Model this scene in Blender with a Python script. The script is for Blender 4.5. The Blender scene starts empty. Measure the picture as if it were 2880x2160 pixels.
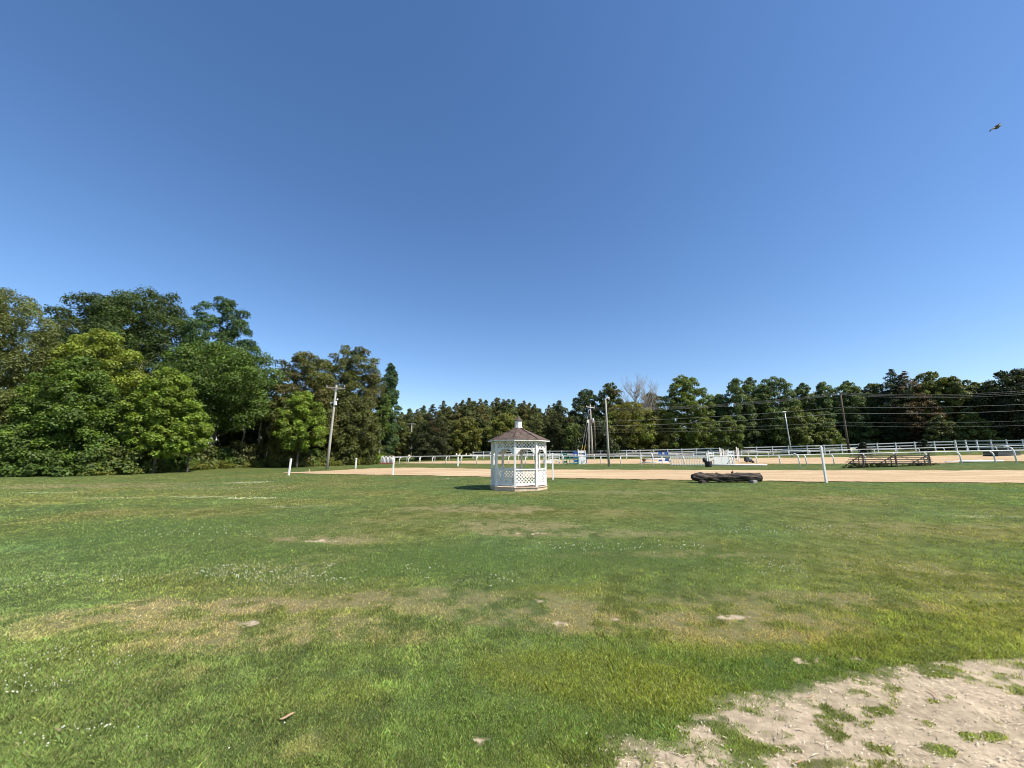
import bpy, math, random
import numpy as np
from mathutils import Vector, Matrix

# ------------------------------------------------------------------ camera, sky, sun, exposure
SC = bpy.context.scene
COL = SC.collection
F, CX, CY, HOR = 1082.0, 1440.0, 1080.0, 1288.0
TH = math.atan((HOR - CY) / F)
EYE = 1.55
cam_d = bpy.data.cameras.new("camera")
cam_d.sensor_width = 36.0
cam_d.lens = 36.0 * F / 2880.0
cam_d.clip_start, cam_d.clip_end = 0.05, 3000.0
cam = bpy.data.objects.new("camera", cam_d)
COL.objects.link(cam)
cam.location = (0, 0, EYE)
cam.rotation_euler = (math.pi / 2 + TH, 0, 0)
SC.camera = cam

SUN_AZ, SUN_EL = math.radians(118), math.radians(49)     # clockwise from the view direction (+Y)
SC.view_settings.view_transform = 'Standard'
SC.view_settings.look = 'None'
SC.view_settings.gamma = 1.0
SC.view_settings.use_curve_mapping = False
SC.view_settings.exposure = 0.68
SC.cycles.filter_width = 1.0
world = bpy.data.worlds.new("World")
SC.world = world
world.use_nodes = True
wn = world.node_tree
bg = wn.nodes["Background"]
sky = wn.nodes.new("ShaderNodeTexSky")
sky.sky_type = 'NISHITA'
sky.sun_disc = False
sky.sun_elevation = SUN_EL
sky.sun_rotation = SUN_AZ
sky.air_density = 1.0
sky.dust_density = 0.2
sky.ozone_density = 2.7
sat = wn.nodes.new("ShaderNodeHueSaturation")
sat.inputs["Saturation"].default_value = 1.17
wn.links.new(sky.outputs["Color"], sat.inputs["Color"])
wb = wn.nodes.new("ShaderNodeMixRGB")
wb.blend_type = 'MULTIPLY'
wb.inputs["Fac"].default_value = 1.0
wb.inputs["Color2"].default_value = (1.05, 0.99, 1.02, 1)
wn.links.new(sat.outputs["Color"], wb.inputs["Color1"])
wn.links.new(wb.outputs["Color"], bg.inputs["Color"])
bg.inputs["Strength"].default_value = 0.109
sun_d = bpy.data.lights.new("sun", 'SUN')
sun_d.energy = 4.6
sun_d.angle = math.radians(0.5)
sun_d.color = (1.0, 0.93, 0.82)
sun = bpy.data.objects.new("sun", sun_d)
COL.objects.link(sun)
to_sun = Vector((math.sin(SUN_AZ) * math.cos(SUN_EL), math.cos(SUN_AZ) * math.cos(SUN_EL), math.sin(SUN_EL)))
sun.rotation_euler = (-to_sun).to_track_quat('-Z', 'Y').to_euler()
sun.location = to_sun * 60

# ------------------------------------------------------------------ measuring: photo pixel + distance -> metres
ST, CT = math.sin(TH), math.cos(TH)
def ray(u, v):
    xr, yr = (u - CX) / F, -(v - CY) / F
    return xr, CT - ST * yr, ST + CT * yr
def W(u, v, Y):
    x, y, z = ray(u, v)
    k = Y / y
    return Vector((x * k, Y, EYE + z * k))
def pxm(Y):                       # metres per photo pixel near eye level at distance Y
    return Y / (F * CT) * 1.0 * (CT * CT + ST * ST) * CT

# ------------------------------------------------------------------ terrain (thin plate through measured ground points)
GP = [(1458, 1376, 18.4), (812, 1337, 34), (1106, 1337, 32), (1555, 1349, 25), (2324, 1357, 21), (2880, 1360, 19.5),
      (919, 1321, 46), (1287, 1312.5, 46), (1780, 1311, 45), (2250, 1314, 38), (2650, 1304.5, 36), (1200, 1306, 54), (1090, 1303.5, 66),
      (1700, 1295.5, 63), (2700, 1279.5, 52), (1725, 1290, 73), (2620, 1268.5, 61), (2870, 1266, 56), (2200, 1288, 58),
      (0, 1338, 38), (-400, 1346, 34), (400, 1322, 46), (700, 1309, 58), (1050, 1303, 74),
      (1300, 1281, 110), (1700, 1274, 95), (2300, 1268, 80), (0, 1318, 75), (3300, 1262, 48), (600, 1298, 110), (3300, 1362, 18)]
P_ = [W(*g) for g in GP]
P_ = [(p.x, p.y, p.z) for p in P_] + [(x, y, 0.0) for x in (-14, -7, 0, 7, 14) for y in (-6, 1, 5, 10)] + \
     [(math.sin(a) * r, math.cos(a) * r, 2.0 + 0.8 * math.sin(a) if math.cos(a) > -0.2 else 0.0)
      for r in (230, 420) for a in np.linspace(0, 2 * math.pi, 12, endpoint=False)]
P_ = np.array(P_)
def _tps(d2):
    return 0.5 * d2 * np.log(d2 + 1e-9)
_S = 20.0
_xy = P_[:, :2] / _S
_d2 = ((_xy[:, None] - _xy[None]) ** 2).sum(-1)
_n = len(P_)
_A = np.zeros((_n + 3, _n + 3))
_A[:_n, :_n] = _tps(_d2) + np.eye(_n) * 0.02
_A[:_n, _n] = 1; _A[:_n, _n + 1:] = _xy
_A[_n, :_n] = 1; _A[_n + 1:, :_n] = _xy.T
_c = np.linalg.solve(_A, np.concatenate([P_[:, 2], np.zeros(3)]))
def TZ(x, y):
    x = np.atleast_1d(np.asarray(x, float)); y = np.atleast_1d(np.asarray(y, float))
    out = np.empty(x.size)
    xf, yf = x.ravel() / _S, y.ravel() / _S
    for i in range(0, x.size, 50000):
        a, b = xf[i:i + 50000], yf[i:i + 50000]
        d2 = (a[:, None] - _xy[None, :, 0]) ** 2 + (b[:, None] - _xy[None, :, 1]) ** 2
        out[i:i + 50000] = _tps(d2) @ _c[:_n] + _c[_n] + _c[_n + 1] * a + _c[_n + 2] * b
    return out.reshape(x.shape)
def tz(x, y):
    return float(TZ(x, y)[0])
def gp(u, Y):                     # ground point at photo column u and distance Y
    x = (u - CX) / F * Y * CT
    for _ in range(3):
        z = tz(x, Y)
        x = (u - CX) / F * (Y * CT + (z - EYE) * ST)
    return Vector((x, Y, tz(x, Y)))
_YS = np.geomspace(1.5, 140, 900)
def hit(u, v):                    # where the sight line of a photo pixel meets the ground
    x, y, z = ray(u, v)
    k = _YS / y
    g = EYE + z * k - TZ(x * k, _YS)
    i = np.nonzero(g < 0)[0]
    if len(i) == 0:
        i = [len(_YS) - 1]
    i = max(1, i[0])
    t = g[i - 1] / (g[i - 1] - g[i] + 1e-12)
    Y = _YS[i - 1] + (_YS[i] - _YS[i - 1]) * t
    return Vector((x * Y / y, Y, tz(x * Y / y, Y)))

_gxs, _gys = np.arange(-90, 90.1, 0.75), np.arange(-2, 100.1, 0.75)
_GZ = TZ(*np.meshgrid(_gxs, _gys, indexing='ij'))
def TZF(x, y):                    # the same terrain, read from a fine grid
    a = np.clip((x - _gxs[0]) / 0.75, 0, len(_gxs) - 1.001); b = np.clip((y - _gys[0]) / 0.75, 0, len(_gys) - 1.001)
    i, j = a.astype(int), b.astype(int); a, b = a - i, b - j
    return _GZ[i, j] * (1 - a) * (1 - b) + _GZ[i + 1, j] * a * (1 - b) + _GZ[i, j + 1] * (1 - a) * b + _GZ[i + 1, j + 1] * a * b

# ------------------------------------------------------------------ noise
def _h(ix, iy, s):
    n = (ix.astype(np.int64) * 374761393 + iy.astype(np.int64) * 668265263 + s * 1274126177) & 0xFFFFFFFF
    n = ((n ^ (n >> 13)) * 1103515245) & 0xFFFFFFFF
    return ((n ^ (n >> 16)) & 0xFFFF) / 65535.0
def vnoise(x, y, s=0):
    ix, iy = np.floor(x), np.floor(y)
    fx, fy = x - ix, y - iy
    fx = fx * fx * (3 - 2 * fx); fy = fy * fy * (3 - 2 * fy)
    a, b = _h(ix, iy, s), _h(ix + 1, iy, s)
    c, d = _h(ix, iy + 1, s), _h(ix + 1, iy + 1, s)
    return a + (b - a) * fx + (c - a) * fy + (a - b - c + d) * fx * fy
def fbm(x, y, o=4, s=0):
    r, a, t = 0, 1.0, 0
    for i in range(o):
        r = r + a * vnoise(x * 2 ** i + 17.3 * i, y * 2 ** i - 9.1 * i, s + i); t += a; a *= 0.55
    return r / t

# ------------------------------------------------------------------ materials
def newmat(name):
    m = bpy.data.materials.new(name); m.use_nodes = True
    nt = m.node_tree
    b = nt.nodes["Principled BSDF"]
    return m, nt, b
def node(nt, t, **kw):
    n = nt.nodes.new(t)
    for k, v in kw.items():
        if hasattr(n, k): setattr(n, k, v)
        else: n.inputs[k].default_value = v
    return n
def ramp(nt, fac, stops):
    r = nt.nodes.new("ShaderNodeValToRGB")
    e = r.color_ramp.elements
    e[0].position, e[0].color = stops[0][0], (*stops[0][1], 1)
    e[1].position, e[1].color = stops[-1][0], (*stops[-1][1], 1)
    for p, c in stops[1:-1]:
        q = e.new(p); q.color = (*c, 1)
    nt.links.new(fac, r.inputs["Fac"])
    return r.outputs["Color"]
def mat(name, c1, c2=None, scale=6.0, stretch=(1, 1, 1), rough=0.6, metal=0.0, bump=0.0, stops=None, spec=0.4):
    m, nt, b = newmat(name)
    c2 = c2 or tuple(x * 0.8 for x in c1)
    tc = node(nt, "ShaderNodeTexCoord")
    mp = node(nt, "ShaderNodeMapping"); mp.inputs["Scale"].default_value = stretch
    nt.links.new(tc.outputs["Object"], mp.inputs["Vector"])
    nz = node(nt, "ShaderNodeTexNoise"); nz.inputs["Scale"].default_value = scale
    nz.inputs["Detail"].default_value = 6; nz.inputs["Roughness"].default_value = 0.65
    nt.links.new(mp.outputs["Vector"], nz.inputs["Vector"])
    col = ramp(nt, nz.outputs["Fac"], stops or [(0.35, c1), (0.68, c2)])
    nt.links.new(col, b.inputs["Base Color"])
    b.inputs["Roughness"].default_value = rough
    b.inputs["Metallic"].default_value = metal
    b.inputs["Specular IOR Level"].default_value = spec
    if bump:
        bp = node(nt, "ShaderNodeBump"); bp.inputs["Strength"].default_value = bump
        bp.inputs["Distance"].default_value = 0.02
        nt.links.new(nz.outputs["Fac"], bp.inputs["Height"])
        nt.links.new(bp.outputs["Normal"], b.inputs["Normal"])
    return m
M = {}
M['white'] = mat('white_paint', (0.80, 0.79, 0.75), (0.62, 0.60, 0.55), 5, rough=0.55, stops=[(0.3, (0.80, 0.79, 0.75)), (0.6, (0.76, 0.75, 0.70)), (0.78, (0.50, 0.47, 0.41))])
M['gaz_white'] = mat('weathered_white_paint', (0.8, 0.79, 0.76), (0.55, 0.5, 0.43), 7, (1, 1, 0.45), rough=0.65, stops=[(0.3, (0.82, 0.81, 0.78)), (0.52, (0.78, 0.77, 0.73)), (0.62, (0.60, 0.56, 0.5)), (0.76, (0.30, 0.25, 0.2))])
M['cream'] = mat('cream_board', (0.66, 0.52, 0.38), (0.40, 0.30, 0.21), 5, rough=0.85)
M['stale_end'] = mat('pale_cut_wood', (0.5, 0.42, 0.3), (0.34, 0.27, 0.19), 9, rough=0.9)
M['dark_wood'] = mat('dark_weathered_wood', (0.11, 0.085, 0.068), (0.05, 0.038, 0.03), 9, (1, 1, 8), rough=0.85, bump=0.3)
M['bleacher_wood'] = mat('weathered_brown_board', (0.13, 0.10, 0.085), (0.055, 0.042, 0.036), 9, (1, 5, 5), rough=0.85)
M['pole_wood'] = mat('grey_pole_wood', (0.42, 0.40, 0.35), (0.25, 0.235, 0.20), 5, (6, 6, 0.4), rough=0.85)
M['pole_brown'] = mat('brown_pole_wood', (0.14, 0.105, 0.075), (0.085, 0.062, 0.045), 5, (6, 6, 0.4), rough=0.85)
M['grey_metal'] = mat('galvanised_metal', (0.55, 0.56, 0.56), (0.42, 0.43, 0.43), 8, rough=0.45, metal=0.6)
M['wire'] = mat('grey_wire', (0.5, 0.5, 0.5), (0.42, 0.42, 0.42), 3, rough=0.7)
M['green_paint'] = mat('green_paint', (0.03, 0.17, 0.11), (0.025, 0.12, 0.08), 6, rough=0.55)
M['teal_paint'] = mat('teal_paint', (0.10, 0.38, 0.30), (0.06, 0.26, 0.20), 6, rough=0.55)
M['blue_paint'] = mat('blue_paint', (0.02, 0.09, 0.36), (0.015, 0.06, 0.25), 6, rough=0.5)
M['yellow'] = mat('yellow_plastic', (0.65, 0.42, 0.12), (0.5, 0.33, 0.1), 6, rough=0.5)
M['black'] = mat('black_rubber', (0.018, 0.018, 0.02), (0.035, 0.033, 0.03), 7, rough=0.7)
M['dark_box'] = mat('dark_grey_plastic', (0.02, 0.028, 0.035), (0.035, 0.045, 0.05), 7, rough=0.6)
M['red_clay'] = mat('red_brown_clay', (0.25, 0.09, 0.055), (0.17, 0.06, 0.04), 8, rough=0.9)
M['glass'] = mat('lamp_glass', (0.75, 0.76, 0.74), (0.6, 0.62, 0.6), 3, rough=0.15)
M['brush'] = mat('dry_brush', (0.30, 0.26, 0.15), (0.16, 0.15, 0.075), 12, rough=0.9)
M['bark'] = mat('tree_bark', (0.16, 0.125, 0.095), (0.075, 0.058, 0.043), 6, (4, 4, 0.7), rough=0.95, bump=0.4)
M['pale_bark'] = mat('pale_bark', (0.36, 0.33, 0.28), (0.24, 0.21, 0.175), 6, (4, 4, 0.7), rough=0.95)
M['husk'] = mat('dry_husk', (0.46, 0.31, 0.18), (0.36, 0.23, 0.13), 12, (1, 6, 1), rough=0.8)
M['bird'] = mat('grey_brown_feather', (0.06, 0.055, 0.05), (0.10, 0.085, 0.06), 14, rough=0.7)
M['belly'] = mat('pale_feather', (0.4, 0.35, 0.28), (0.3, 0.26, 0.2), 14, rough=0.7)

def mat_shingle():
    m, nt, b = newmat('brown_shingles')
    tc = node(nt, "ShaderNodeTexCoord")
    sep = node(nt, "ShaderNodeSeparateXYZ"); nt.links.new(tc.outputs["Object"], sep.inputs[0])
    wv = node(nt, "ShaderNodeTexNoise"); wv.inputs["Scale"].default_value = 7; wv.inputs["Detail"].default_value = 6
    nt.links.new(tc.outputs["Object"], wv.inputs["Vector"])
    col = ramp(nt, wv.outputs["Fac"], [(0.36, (0.045, 0.034, 0.028)), (0.5, (0.098, 0.062, 0.048)), (0.66, (0.14, 0.110, 0.078))])
    ml = node(nt, "ShaderNodeMath", operation='MULTIPLY'); ml.inputs[1].default_value = 14.0
    nt.links.new(sep.outputs["Z"], ml.inputs[0])
    fr = node(nt, "ShaderNodeMath", operation='FRACT'); nt.links.new(ml.outputs[0], fr.inputs[0])
    bp = node(nt, "ShaderNodeBump"); bp.inputs["Strength"].default_value = 0.6; bp.inputs["Distance"].default_value = 0.02
    nt.links.new(fr.outputs[0], bp.inputs["Height"]); nt.links.new(bp.outputs["Normal"], b.inputs["Normal"])
    nt.links.new(col, b.inputs["Base Color"]); b.inputs["Roughness"].default_value = 0.9
    return m
M['shingle'] = mat_shingle()

def mat_log():
    m, nt, b = newmat('charred_log_bark')
    tc = node(nt, "ShaderNodeTexCoord")
    mp = node(nt, "ShaderNodeMapping"); mp.inputs["Scale"].default_value = (0.8, 5, 5)
    nt.links.new(tc.outputs["Object"], mp.inputs["Vector"])
    nz = node(nt, "ShaderNodeTexNoise"); nz.inputs["Scale"].default_value = 2.6; nz.inputs["Detail"].default_value = 8
    nt.links.new(mp.outputs["Vector"], nz.inputs["Vector"])
    col = ramp(nt, nz.outputs["Fac"], [(0.40, (0.010, 0.007, 0.006)), (0.52, (0.042, 0.030, 0.024)), (0.64, (0.13, 0.10, 0.075))])
    nt.links.new(col, b.inputs["Base Color"]); b.inputs["Roughness"].default_value = 0.9
    bp = node(nt, "ShaderNodeBump"); bp.inputs["Strength"].default_value = 0.9; bp.inputs["Distance"].default_value = 0.06
    nt.links.new(nz.outputs["Fac"], bp.inputs["Height"]); nt.links.new(bp.outputs["Normal"], b.inputs["Normal"])
    return m
M['log'] = mat_log()

def mat_attr(name, translucent=0.0, rough=0.7, spec=0.2):
    m, nt, b = newmat(name)
    a = node(nt, "ShaderNodeAttribute"); a.attribute_name = 'Col'
    nt.links.new(a.outputs["Color"], b.inputs["Base Color"])
    b.inputs["Roughness"].default_value = rough
    b.inputs["Specular IOR Level"].default_value = spec
    if translucent:
        t = node(nt, "ShaderNodeBsdfTranslucent")
        g = node(nt, "ShaderNodeMixRGB", blend_type='MULTIPLY'); g.inputs["Fac"].default_value = 1.0
        g.inputs["Color2"].default_value = (1.3, 1.25, 0.5, 1)
        nt.links.new(a.outputs["Color"], g.inputs["Color1"])
        nt.links.new(g.outputs["Color"], t.inputs["Color"])
        mx = node(nt, "ShaderNodeMixShader"); mx.inputs[0].default_value = translucent
        nt.links.new(b.outputs[0], mx.inputs[1]); nt.links.new(t.outputs[0], mx.inputs[2])
        nt.links.new(mx.outputs[0], nt.nodes["Material Output"].inputs["Surface"])
    return m
M['leaf'] = mat_attr('foliage', 0.30, 0.55, 0.3)
M['blade'] = mat_attr('grass_blade', 0.38, 0.6, 0.3)
M['litter'] = mat_attr('straw_litter', 0.0, 0.9)
M['clover'] = mat_attr('clover_blossom', 0.2, 0.8)

def mat_ground():
    m, nt, b = newmat('lawn_and_soil')
    a = node(nt, "ShaderNodeAttribute"); a.attribute_name = 'Col'
    tc = node(nt, "ShaderNodeTexCoord")
    mp = node(nt, "ShaderNodeMapping"); nt.links.new(tc.outputs["Object"], mp.inputs["Vector"])
    n1 = node(nt, "ShaderNodeTexNoise"); n1.inputs["Scale"].default_value = 11; n1.inputs["Detail"].default_value = 10; n1.inputs["Roughness"].default_value = 0.8
    n2 = node(nt, "ShaderNodeTexNoise"); n2.inputs["Scale"].default_value = 1.1; n2.inputs["Detail"].default_value = 8; n2.inputs["Roughness"].default_value = 0.7
    for n in (n1, n2): nt.links.new(mp.outputs["Vector"], n.inputs["Vector"])
    c1 = ramp(nt, n1.outputs["Fac"], [(0.3, (0.62, 0.62, 0.6)), (0.7, (1.35, 1.35, 1.38))])
    c2 = ramp(nt, n2.outputs["Fac"], [(0.3, (0.84, 0.86, 0.8)), (0.7, (1.15, 1.12, 1.15))])
    m1 = node(nt, "ShaderNodeMixRGB", blend_type='MULTIPLY'); m1.inputs["Fac"].default_value = 1
    m2 = node(nt, "ShaderNodeMixRGB", blend_type='MULTIPLY'); m2.inputs["Fac"].default_value = 1
    nt.links.new(a.outputs["Color"], m1.inputs["Color1"]); nt.links.new(c1, m1.inputs["Color2"])
    nt.links.new(m1.outputs[0], m2.inputs["Color1"]); nt.links.new(c2, m2.inputs["Color2"])
    nt.links.new(m2.outputs[0], b.inputs["Base Color"])
    b.inputs["Roughness"].default_value = 0.95; b.inputs["Specular IOR Level"].default_value = 0.1
    bp = node(nt, "ShaderNodeBump"); bp.inputs["Strength"].default_value = 0.5; bp.inputs["Distance"].default_value = 0.03
    nt.links.new(n1.outputs["Fac"], bp.inputs["Height"]); nt.links.new(bp.outputs["Normal"], b.inputs["Normal"])
    return m
M['ground'] = mat_ground()
def mat_sand():
    m, nt, b = newmat('harrowed_sand')
    tc = node(nt, "ShaderNodeTexCoord")
    mp = node(nt, "ShaderNodeMapping"); mp.inputs["Scale"].default_value = (0.12, 1.0, 1); mp.inputs["Rotation"].default_value = (0, 0, 0.18)
    nt.links.new(tc.outputs["Object"], mp.inputs["Vector"])
    n1 = node(nt, "ShaderNodeTexNoise"); n1.inputs["Scale"].default_value = 1.2; n1.inputs["Detail"].default_value = 9; n1.inputs["Roughness"].default_value = 0.7
    nt.links.new(mp.outputs["Vector"], n1.inputs["Vector"])
    n2 = node(nt, "ShaderNodeTexNoise"); n2.inputs["Scale"].default_value = 9; n2.inputs["Detail"].default_value = 8; n2.inputs["Roughness"].default_value = 0.75
    nt.links.new(tc.outputs["Object"], n2.inputs["Vector"])
    c1 = ramp(nt, n1.outputs["Fac"], [(0.32, (0.37, 0.26, 0.145)), (0.5, (0.48, 0.35, 0.21)), (0.66, (0.60, 0.47, 0.30))])
    c2 = ramp(nt, n2.outputs["Fac"], [(0.34, (0.72, 0.71, 0.70)), (0.5, (1.0, 1.0, 1.0)), (0.66, (1.14, 1.14, 1.14))])
    m1 = node(nt, "ShaderNodeMixRGB", blend_type='MULTIPLY'); m1.inputs["Fac"].default_value = 1
    nt.links.new(c1, m1.inputs["Color1"]); nt.links.new(c2, m1.inputs["Color2"])
    nt.links.new(m1.outputs[0], b.inputs["Base Color"])
    b.inputs["Roughness"].default_value = 1.0; b.inputs["Specular IOR Level"].default_value = 0.05
    bp = node(nt, "ShaderNodeBump"); bp.inputs["Strength"].default_value = 0.5; bp.inputs["Distance"].default_value = 0.05
    nt.links.new(n2.outputs["Fac"], bp.inputs["Height"]); nt.links.new(bp.outputs["Normal"], b.inputs["Normal"])
    return m
M['sand'] = mat_sand()

# ------------------------------------------------------------------ object helpers
def tag(o, label=None, cat=None, group=None, kind=None):
    if label: o['label'] = label
    if cat: o['category'] = cat
    if group: o['group'] = group
    if kind: o['kind'] = kind
    return o
def empty(name, loc, rz=0.0):
    o = bpy.data.objects.new(name, None)
    o.empty_display_size = 0.3
    o.location = loc; o.rotation_euler = (0, 0, rz)
    COL.objects.link(o)
    return o
def mesh_np(name, verts, faces_flat, nper, material, parent=None, colors=None, smooth=False):
    me = bpy.data.meshes.new(name)
    nv = len(verts); nf = len(faces_flat) // nper
    me.vertices.add(nv); me.vertices.foreach_set("co", np.ascontiguousarray(verts, np.float32).ravel())
    me.loops.add(nf * nper); me.loops.foreach_set("vertex_index", np.ascontiguousarray(faces_flat, np.int32))
    me.polygons.add(nf)
    me.polygons.foreach_set("loop_start", np.arange(0, nf * nper, nper, dtype=np.int32))
    me.polygons.foreach_set("loop_total", np.full(nf, nper, np.int32))
    if smooth: me.polygons.foreach_set("use_smooth", np.ones(nf, bool))
    me.update(calc_edges=True)
    if colors is not None:
        at = me.color_attributes.new("Col", 'FLOAT_COLOR', 'POINT')
        c = np.ones((nv, 4), np.float32); c[:, :3] = colors
        at.data.foreach_set("color", c.ravel())
    me.materials.append(material)
    o = bpy.data.objects.new(name, me)
    COL.objects.link(o)
    if parent: o.parent = parent
    return o
class MB:
    def __init__(s): s.v = []; s.f = []
    def add(s, vs, fs):
        k = len(s.v); s.v += [tuple(v) for v in vs]; s.f += [tuple(i + k for i in f) for f in fs]; return s
    def box(s, c, size, rz=0.0, R=None):
        hx, hy, hz = size[0] / 2, size[1] / 2, size[2] / 2
        R = R or Matrix.Rotation(rz, 3, 'Z')
        c = Vector(c)
        vs = [c + R @ Vector((x * hx, y * hy, z * hz)) for x in (-1, 1) for y in (-1, 1) for z in (-1, 1)]
        return s.add(vs, [(0, 1, 3, 2), (4, 6, 7, 5), (0, 4, 5, 1), (2, 3, 7, 6), (0, 2, 6, 4), (1, 5, 7, 3)])
    def bar(s, p, q, w, t, n=(0, 0, 1)):          # board from p to q, width w across, thickness t along n
        p, q, n = Vector(p), Vector(q), Vector(n)
        d = (q - p).normalized(); a = n.cross(d)
        if a.length < 1e-5: a = Vector((1, 0, 0)).cross(d)
        a.normalize(); n = d.cross(a).normalized()
        vs = [e + a * (i * w / 2) + n * (j * t / 2) for e in (p, q) for i in (-1, 1) for j in (-1, 1)]
        return s.add(vs, [(0, 1, 3, 2), (4, 6, 7, 5), (0, 4, 5, 1), (2, 3, 7, 6), (0, 2, 6, 4), (1, 5, 7, 3)])
    def tube(s, pts, r, n=8, cap=True):
        pts = [Vector(p) for p in pts]
        rs = r if isinstance(r, (list, tuple)) else [r] * len(pts)
        k0 = len(s.v); up = None
        for i, p in enumerate(pts):
            d = (pts[min(i + 1, len(pts) - 1)] - pts[max(i - 1, 0)]).normalized()
            if up is None:
                up = Vector((0, 0, 1)) if abs(d.z) < 0.9 else Vector((1, 0, 0))
            a = d.cross(up).normalized(); b = a.cross(d); up = b
            for j in range(n):
                t = 2 * math.pi * j / n
                s.v.append(tuple(p + (a * math.cos(t) + b * math.sin(t)) * rs[i]))
        for i in range(len(pts) - 1):
            for j in range(n):
                a, b = k0 + i * n + j, k0 + i * n + (j + 1) % n
                s.f.append((a, b, b + n, a + n))
        if cap:
            s.f.append(tuple(k0 + j for j in range(n))[::-1])
            e = k0 + (len(pts) - 1) * n
            s.f.append(tuple(e + j for j in range(n)))
        return s
    def ngon_prism(s, pts, z0, z1):
        n = len(pts)
        vs = [(p[0], p[1], z0) for p in pts] + [(p[0], p[1], z1) for p in pts]
        return s.add(vs, [tuple(range(n))[::-1], tuple(range(n, 2 * n))] + [(i, (i + 1) % n, n + (i + 1) % n, n + i) for i in range(n)])
    def frustum(s, n, r0, z0, r1, z1, rot=0.0):
        a = [(math.sin(rot + 2 * math.pi * i / n), -math.cos(rot + 2 * math.pi * i / n)) for i in range(n)]
        vs = [(x * r0, y * r0, z0) for x, y in a] + [(x * r1, y * r1, z1) for x, y in a]
        return s.add(vs, [tuple(range(n))[::-1], tuple(range(n, 2 * n))] + [(i, (i + 1) % n, n + (i + 1) % n, n + i) for i in range(n)])
    def build(s, name, material, parent=None, smooth=False, bevel=0.0):
        me = bpy.data.meshes.new(name)
        me.from_pydata(s.v, [], s.f); me.update()
        if smooth: me.polygons.foreach_set("use_smooth", np.ones(len(me.polygons), bool))
        me.materials.append(material)
        o = bpy.data.objects.new(name, me)
        COL.objects.link(o)
        if parent: o.parent = parent
        if bevel:
            bv = o.modifiers.new("bevel", 'BEVEL'); bv.width = bevel; bv.segments = 2
        return o
def copy_thing(o, loc, rz=0.0, label=None):
    c = o.copy(); COL.objects.link(c); c.location = loc; c.rotation_euler = (0, 0, rz)
    if label: c['label'] = label
    for ch in list(o.children):
        d = ch.copy(); COL.objects.link(d); d.parent = c
        for g in list(ch.children):
            e = g.copy(); COL.objects.link(e); e.parent = d
    return c
def lerp_path(ctrl, x, k):
    xs = [c[0] for c in ctrl]
    return float(np.interp(x, xs, [c[k] for c in ctrl]))
# ------------------------------------------------------------------ ground: one sheet to the horizon
rng = np.random.default_rng(7)
def patches(x, y, spec):
    r = np.zeros_like(x)
    n_a = (fbm(x * 1.3, y * 1.3, 3, 31) - 0.5) * 0.9
    n_b = (fbm(x * 1.3, y * 1.3, 3, 57) - 0.5) * 1.3
    for (u, v, ru, rv, s) in spec:
        c = hit(u, v); a = hit(u + ru, v); b = hit(u, v + rv)
        rx = abs(a.x - c.x); ry = abs(b.y - c.y)
        d = ((x - c.x) / rx + n_a) ** 2 + ((y - c.y) / ry + n_b) ** 2
        r = np.maximum(r, s * np.clip(1.5 - d, 0, 1))
    return r
DRY = [(620, 1700, 330, 26, .95), (330, 1745, 330, 40, .8), (780, 1770, 380, 50, .75), (700, 1750, 80, 18, 1.0), (600, 1810, 260, 30, .8), (1300, 1690, 420, 34, .7),
       (1560, 1730, 330, 50, .8), (2050, 1750, 350, 50, .8), (2050, 1680, 260, 25, .6), (930, 1518, 160, 12, .8), (1440, 1478, 170, 22, .75), (1340, 1430, 210, 12, .7), (1480, 1500, 120, 9, .8),
       (1750, 1500, 240, 10, .55), (2330, 1700, 320, 30, .6), (250, 1366, 330, 7, .75), (650, 1372, 220, 5, .5), (120, 1780, 150, 30, .5), (1850, 1560, 300, 10, .4),
       (500, 1900, 120, 40, .35), (850, 2080, 150, 40, .3), (1700, 1385, 300, 6, .5), (2500, 1400, 300, 8, .35), (2650, 1480, 250, 12, .3)]
PALE = [(700, 1357, 60, 2.5, 1), (715, 1401, 75, 3, 1), (560, 1398, 90, 2.5, .7), (820, 1425, 90, 3, .4), (310, 1400, 90, 2, .6), (150, 1385, 90, 2, .5), (2760, 1453, 120, 4, .5), (1250, 1347, 30, 1.5, .6)]
LUSH = [(520, 1490, 520, 55, .7), (1000, 1580, 700, 60, .8), (1800, 1560, 450, 50, .8), (2000, 1890, 600, 90, .9), (1500, 2000, 400, 120, .6), (1340, 1940, 200, 100, .5), (1900, 1410, 500, 20, .5)]
BRIGHT = [(1560, 1665, 160, 20, .9), (1720, 1900, 380, 90, .7), (2250, 1800, 400, 50, .6), (1500, 1370, 200, 10, .7), (860, 1960, 170, 50, .5)]
BARE = [(2290, 1862, 50, 13, 1.0), (2420, 1855, 30, 7, .8), (1570, 1757, 26, 9, .8), (700, 1752, 26, 9, .7), (1340, 2085, 50, 12, .8), (1510, 1690, 22, 4, .5), (1750, 1745, 40, 6, .6), (2060, 1735, 60, 7, .6), (905, 1522, 40, 4, .6), (1500, 1500, 40, 3, .5)]
_soil_edge = [hit(u, v) for u, v in [(1590, 2200), (1690, 2130), (1860, 2055), (2060, 2000), (2220, 1945), (2380, 1915), (2450, 1900), (2560, 1880), (2700, 1862), (2900, 1852), (3300, 1835)]]
_sx = np.array([p.x for p in _soil_edge]); _sy = np.array([p.y for p in _soil_edge])
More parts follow.
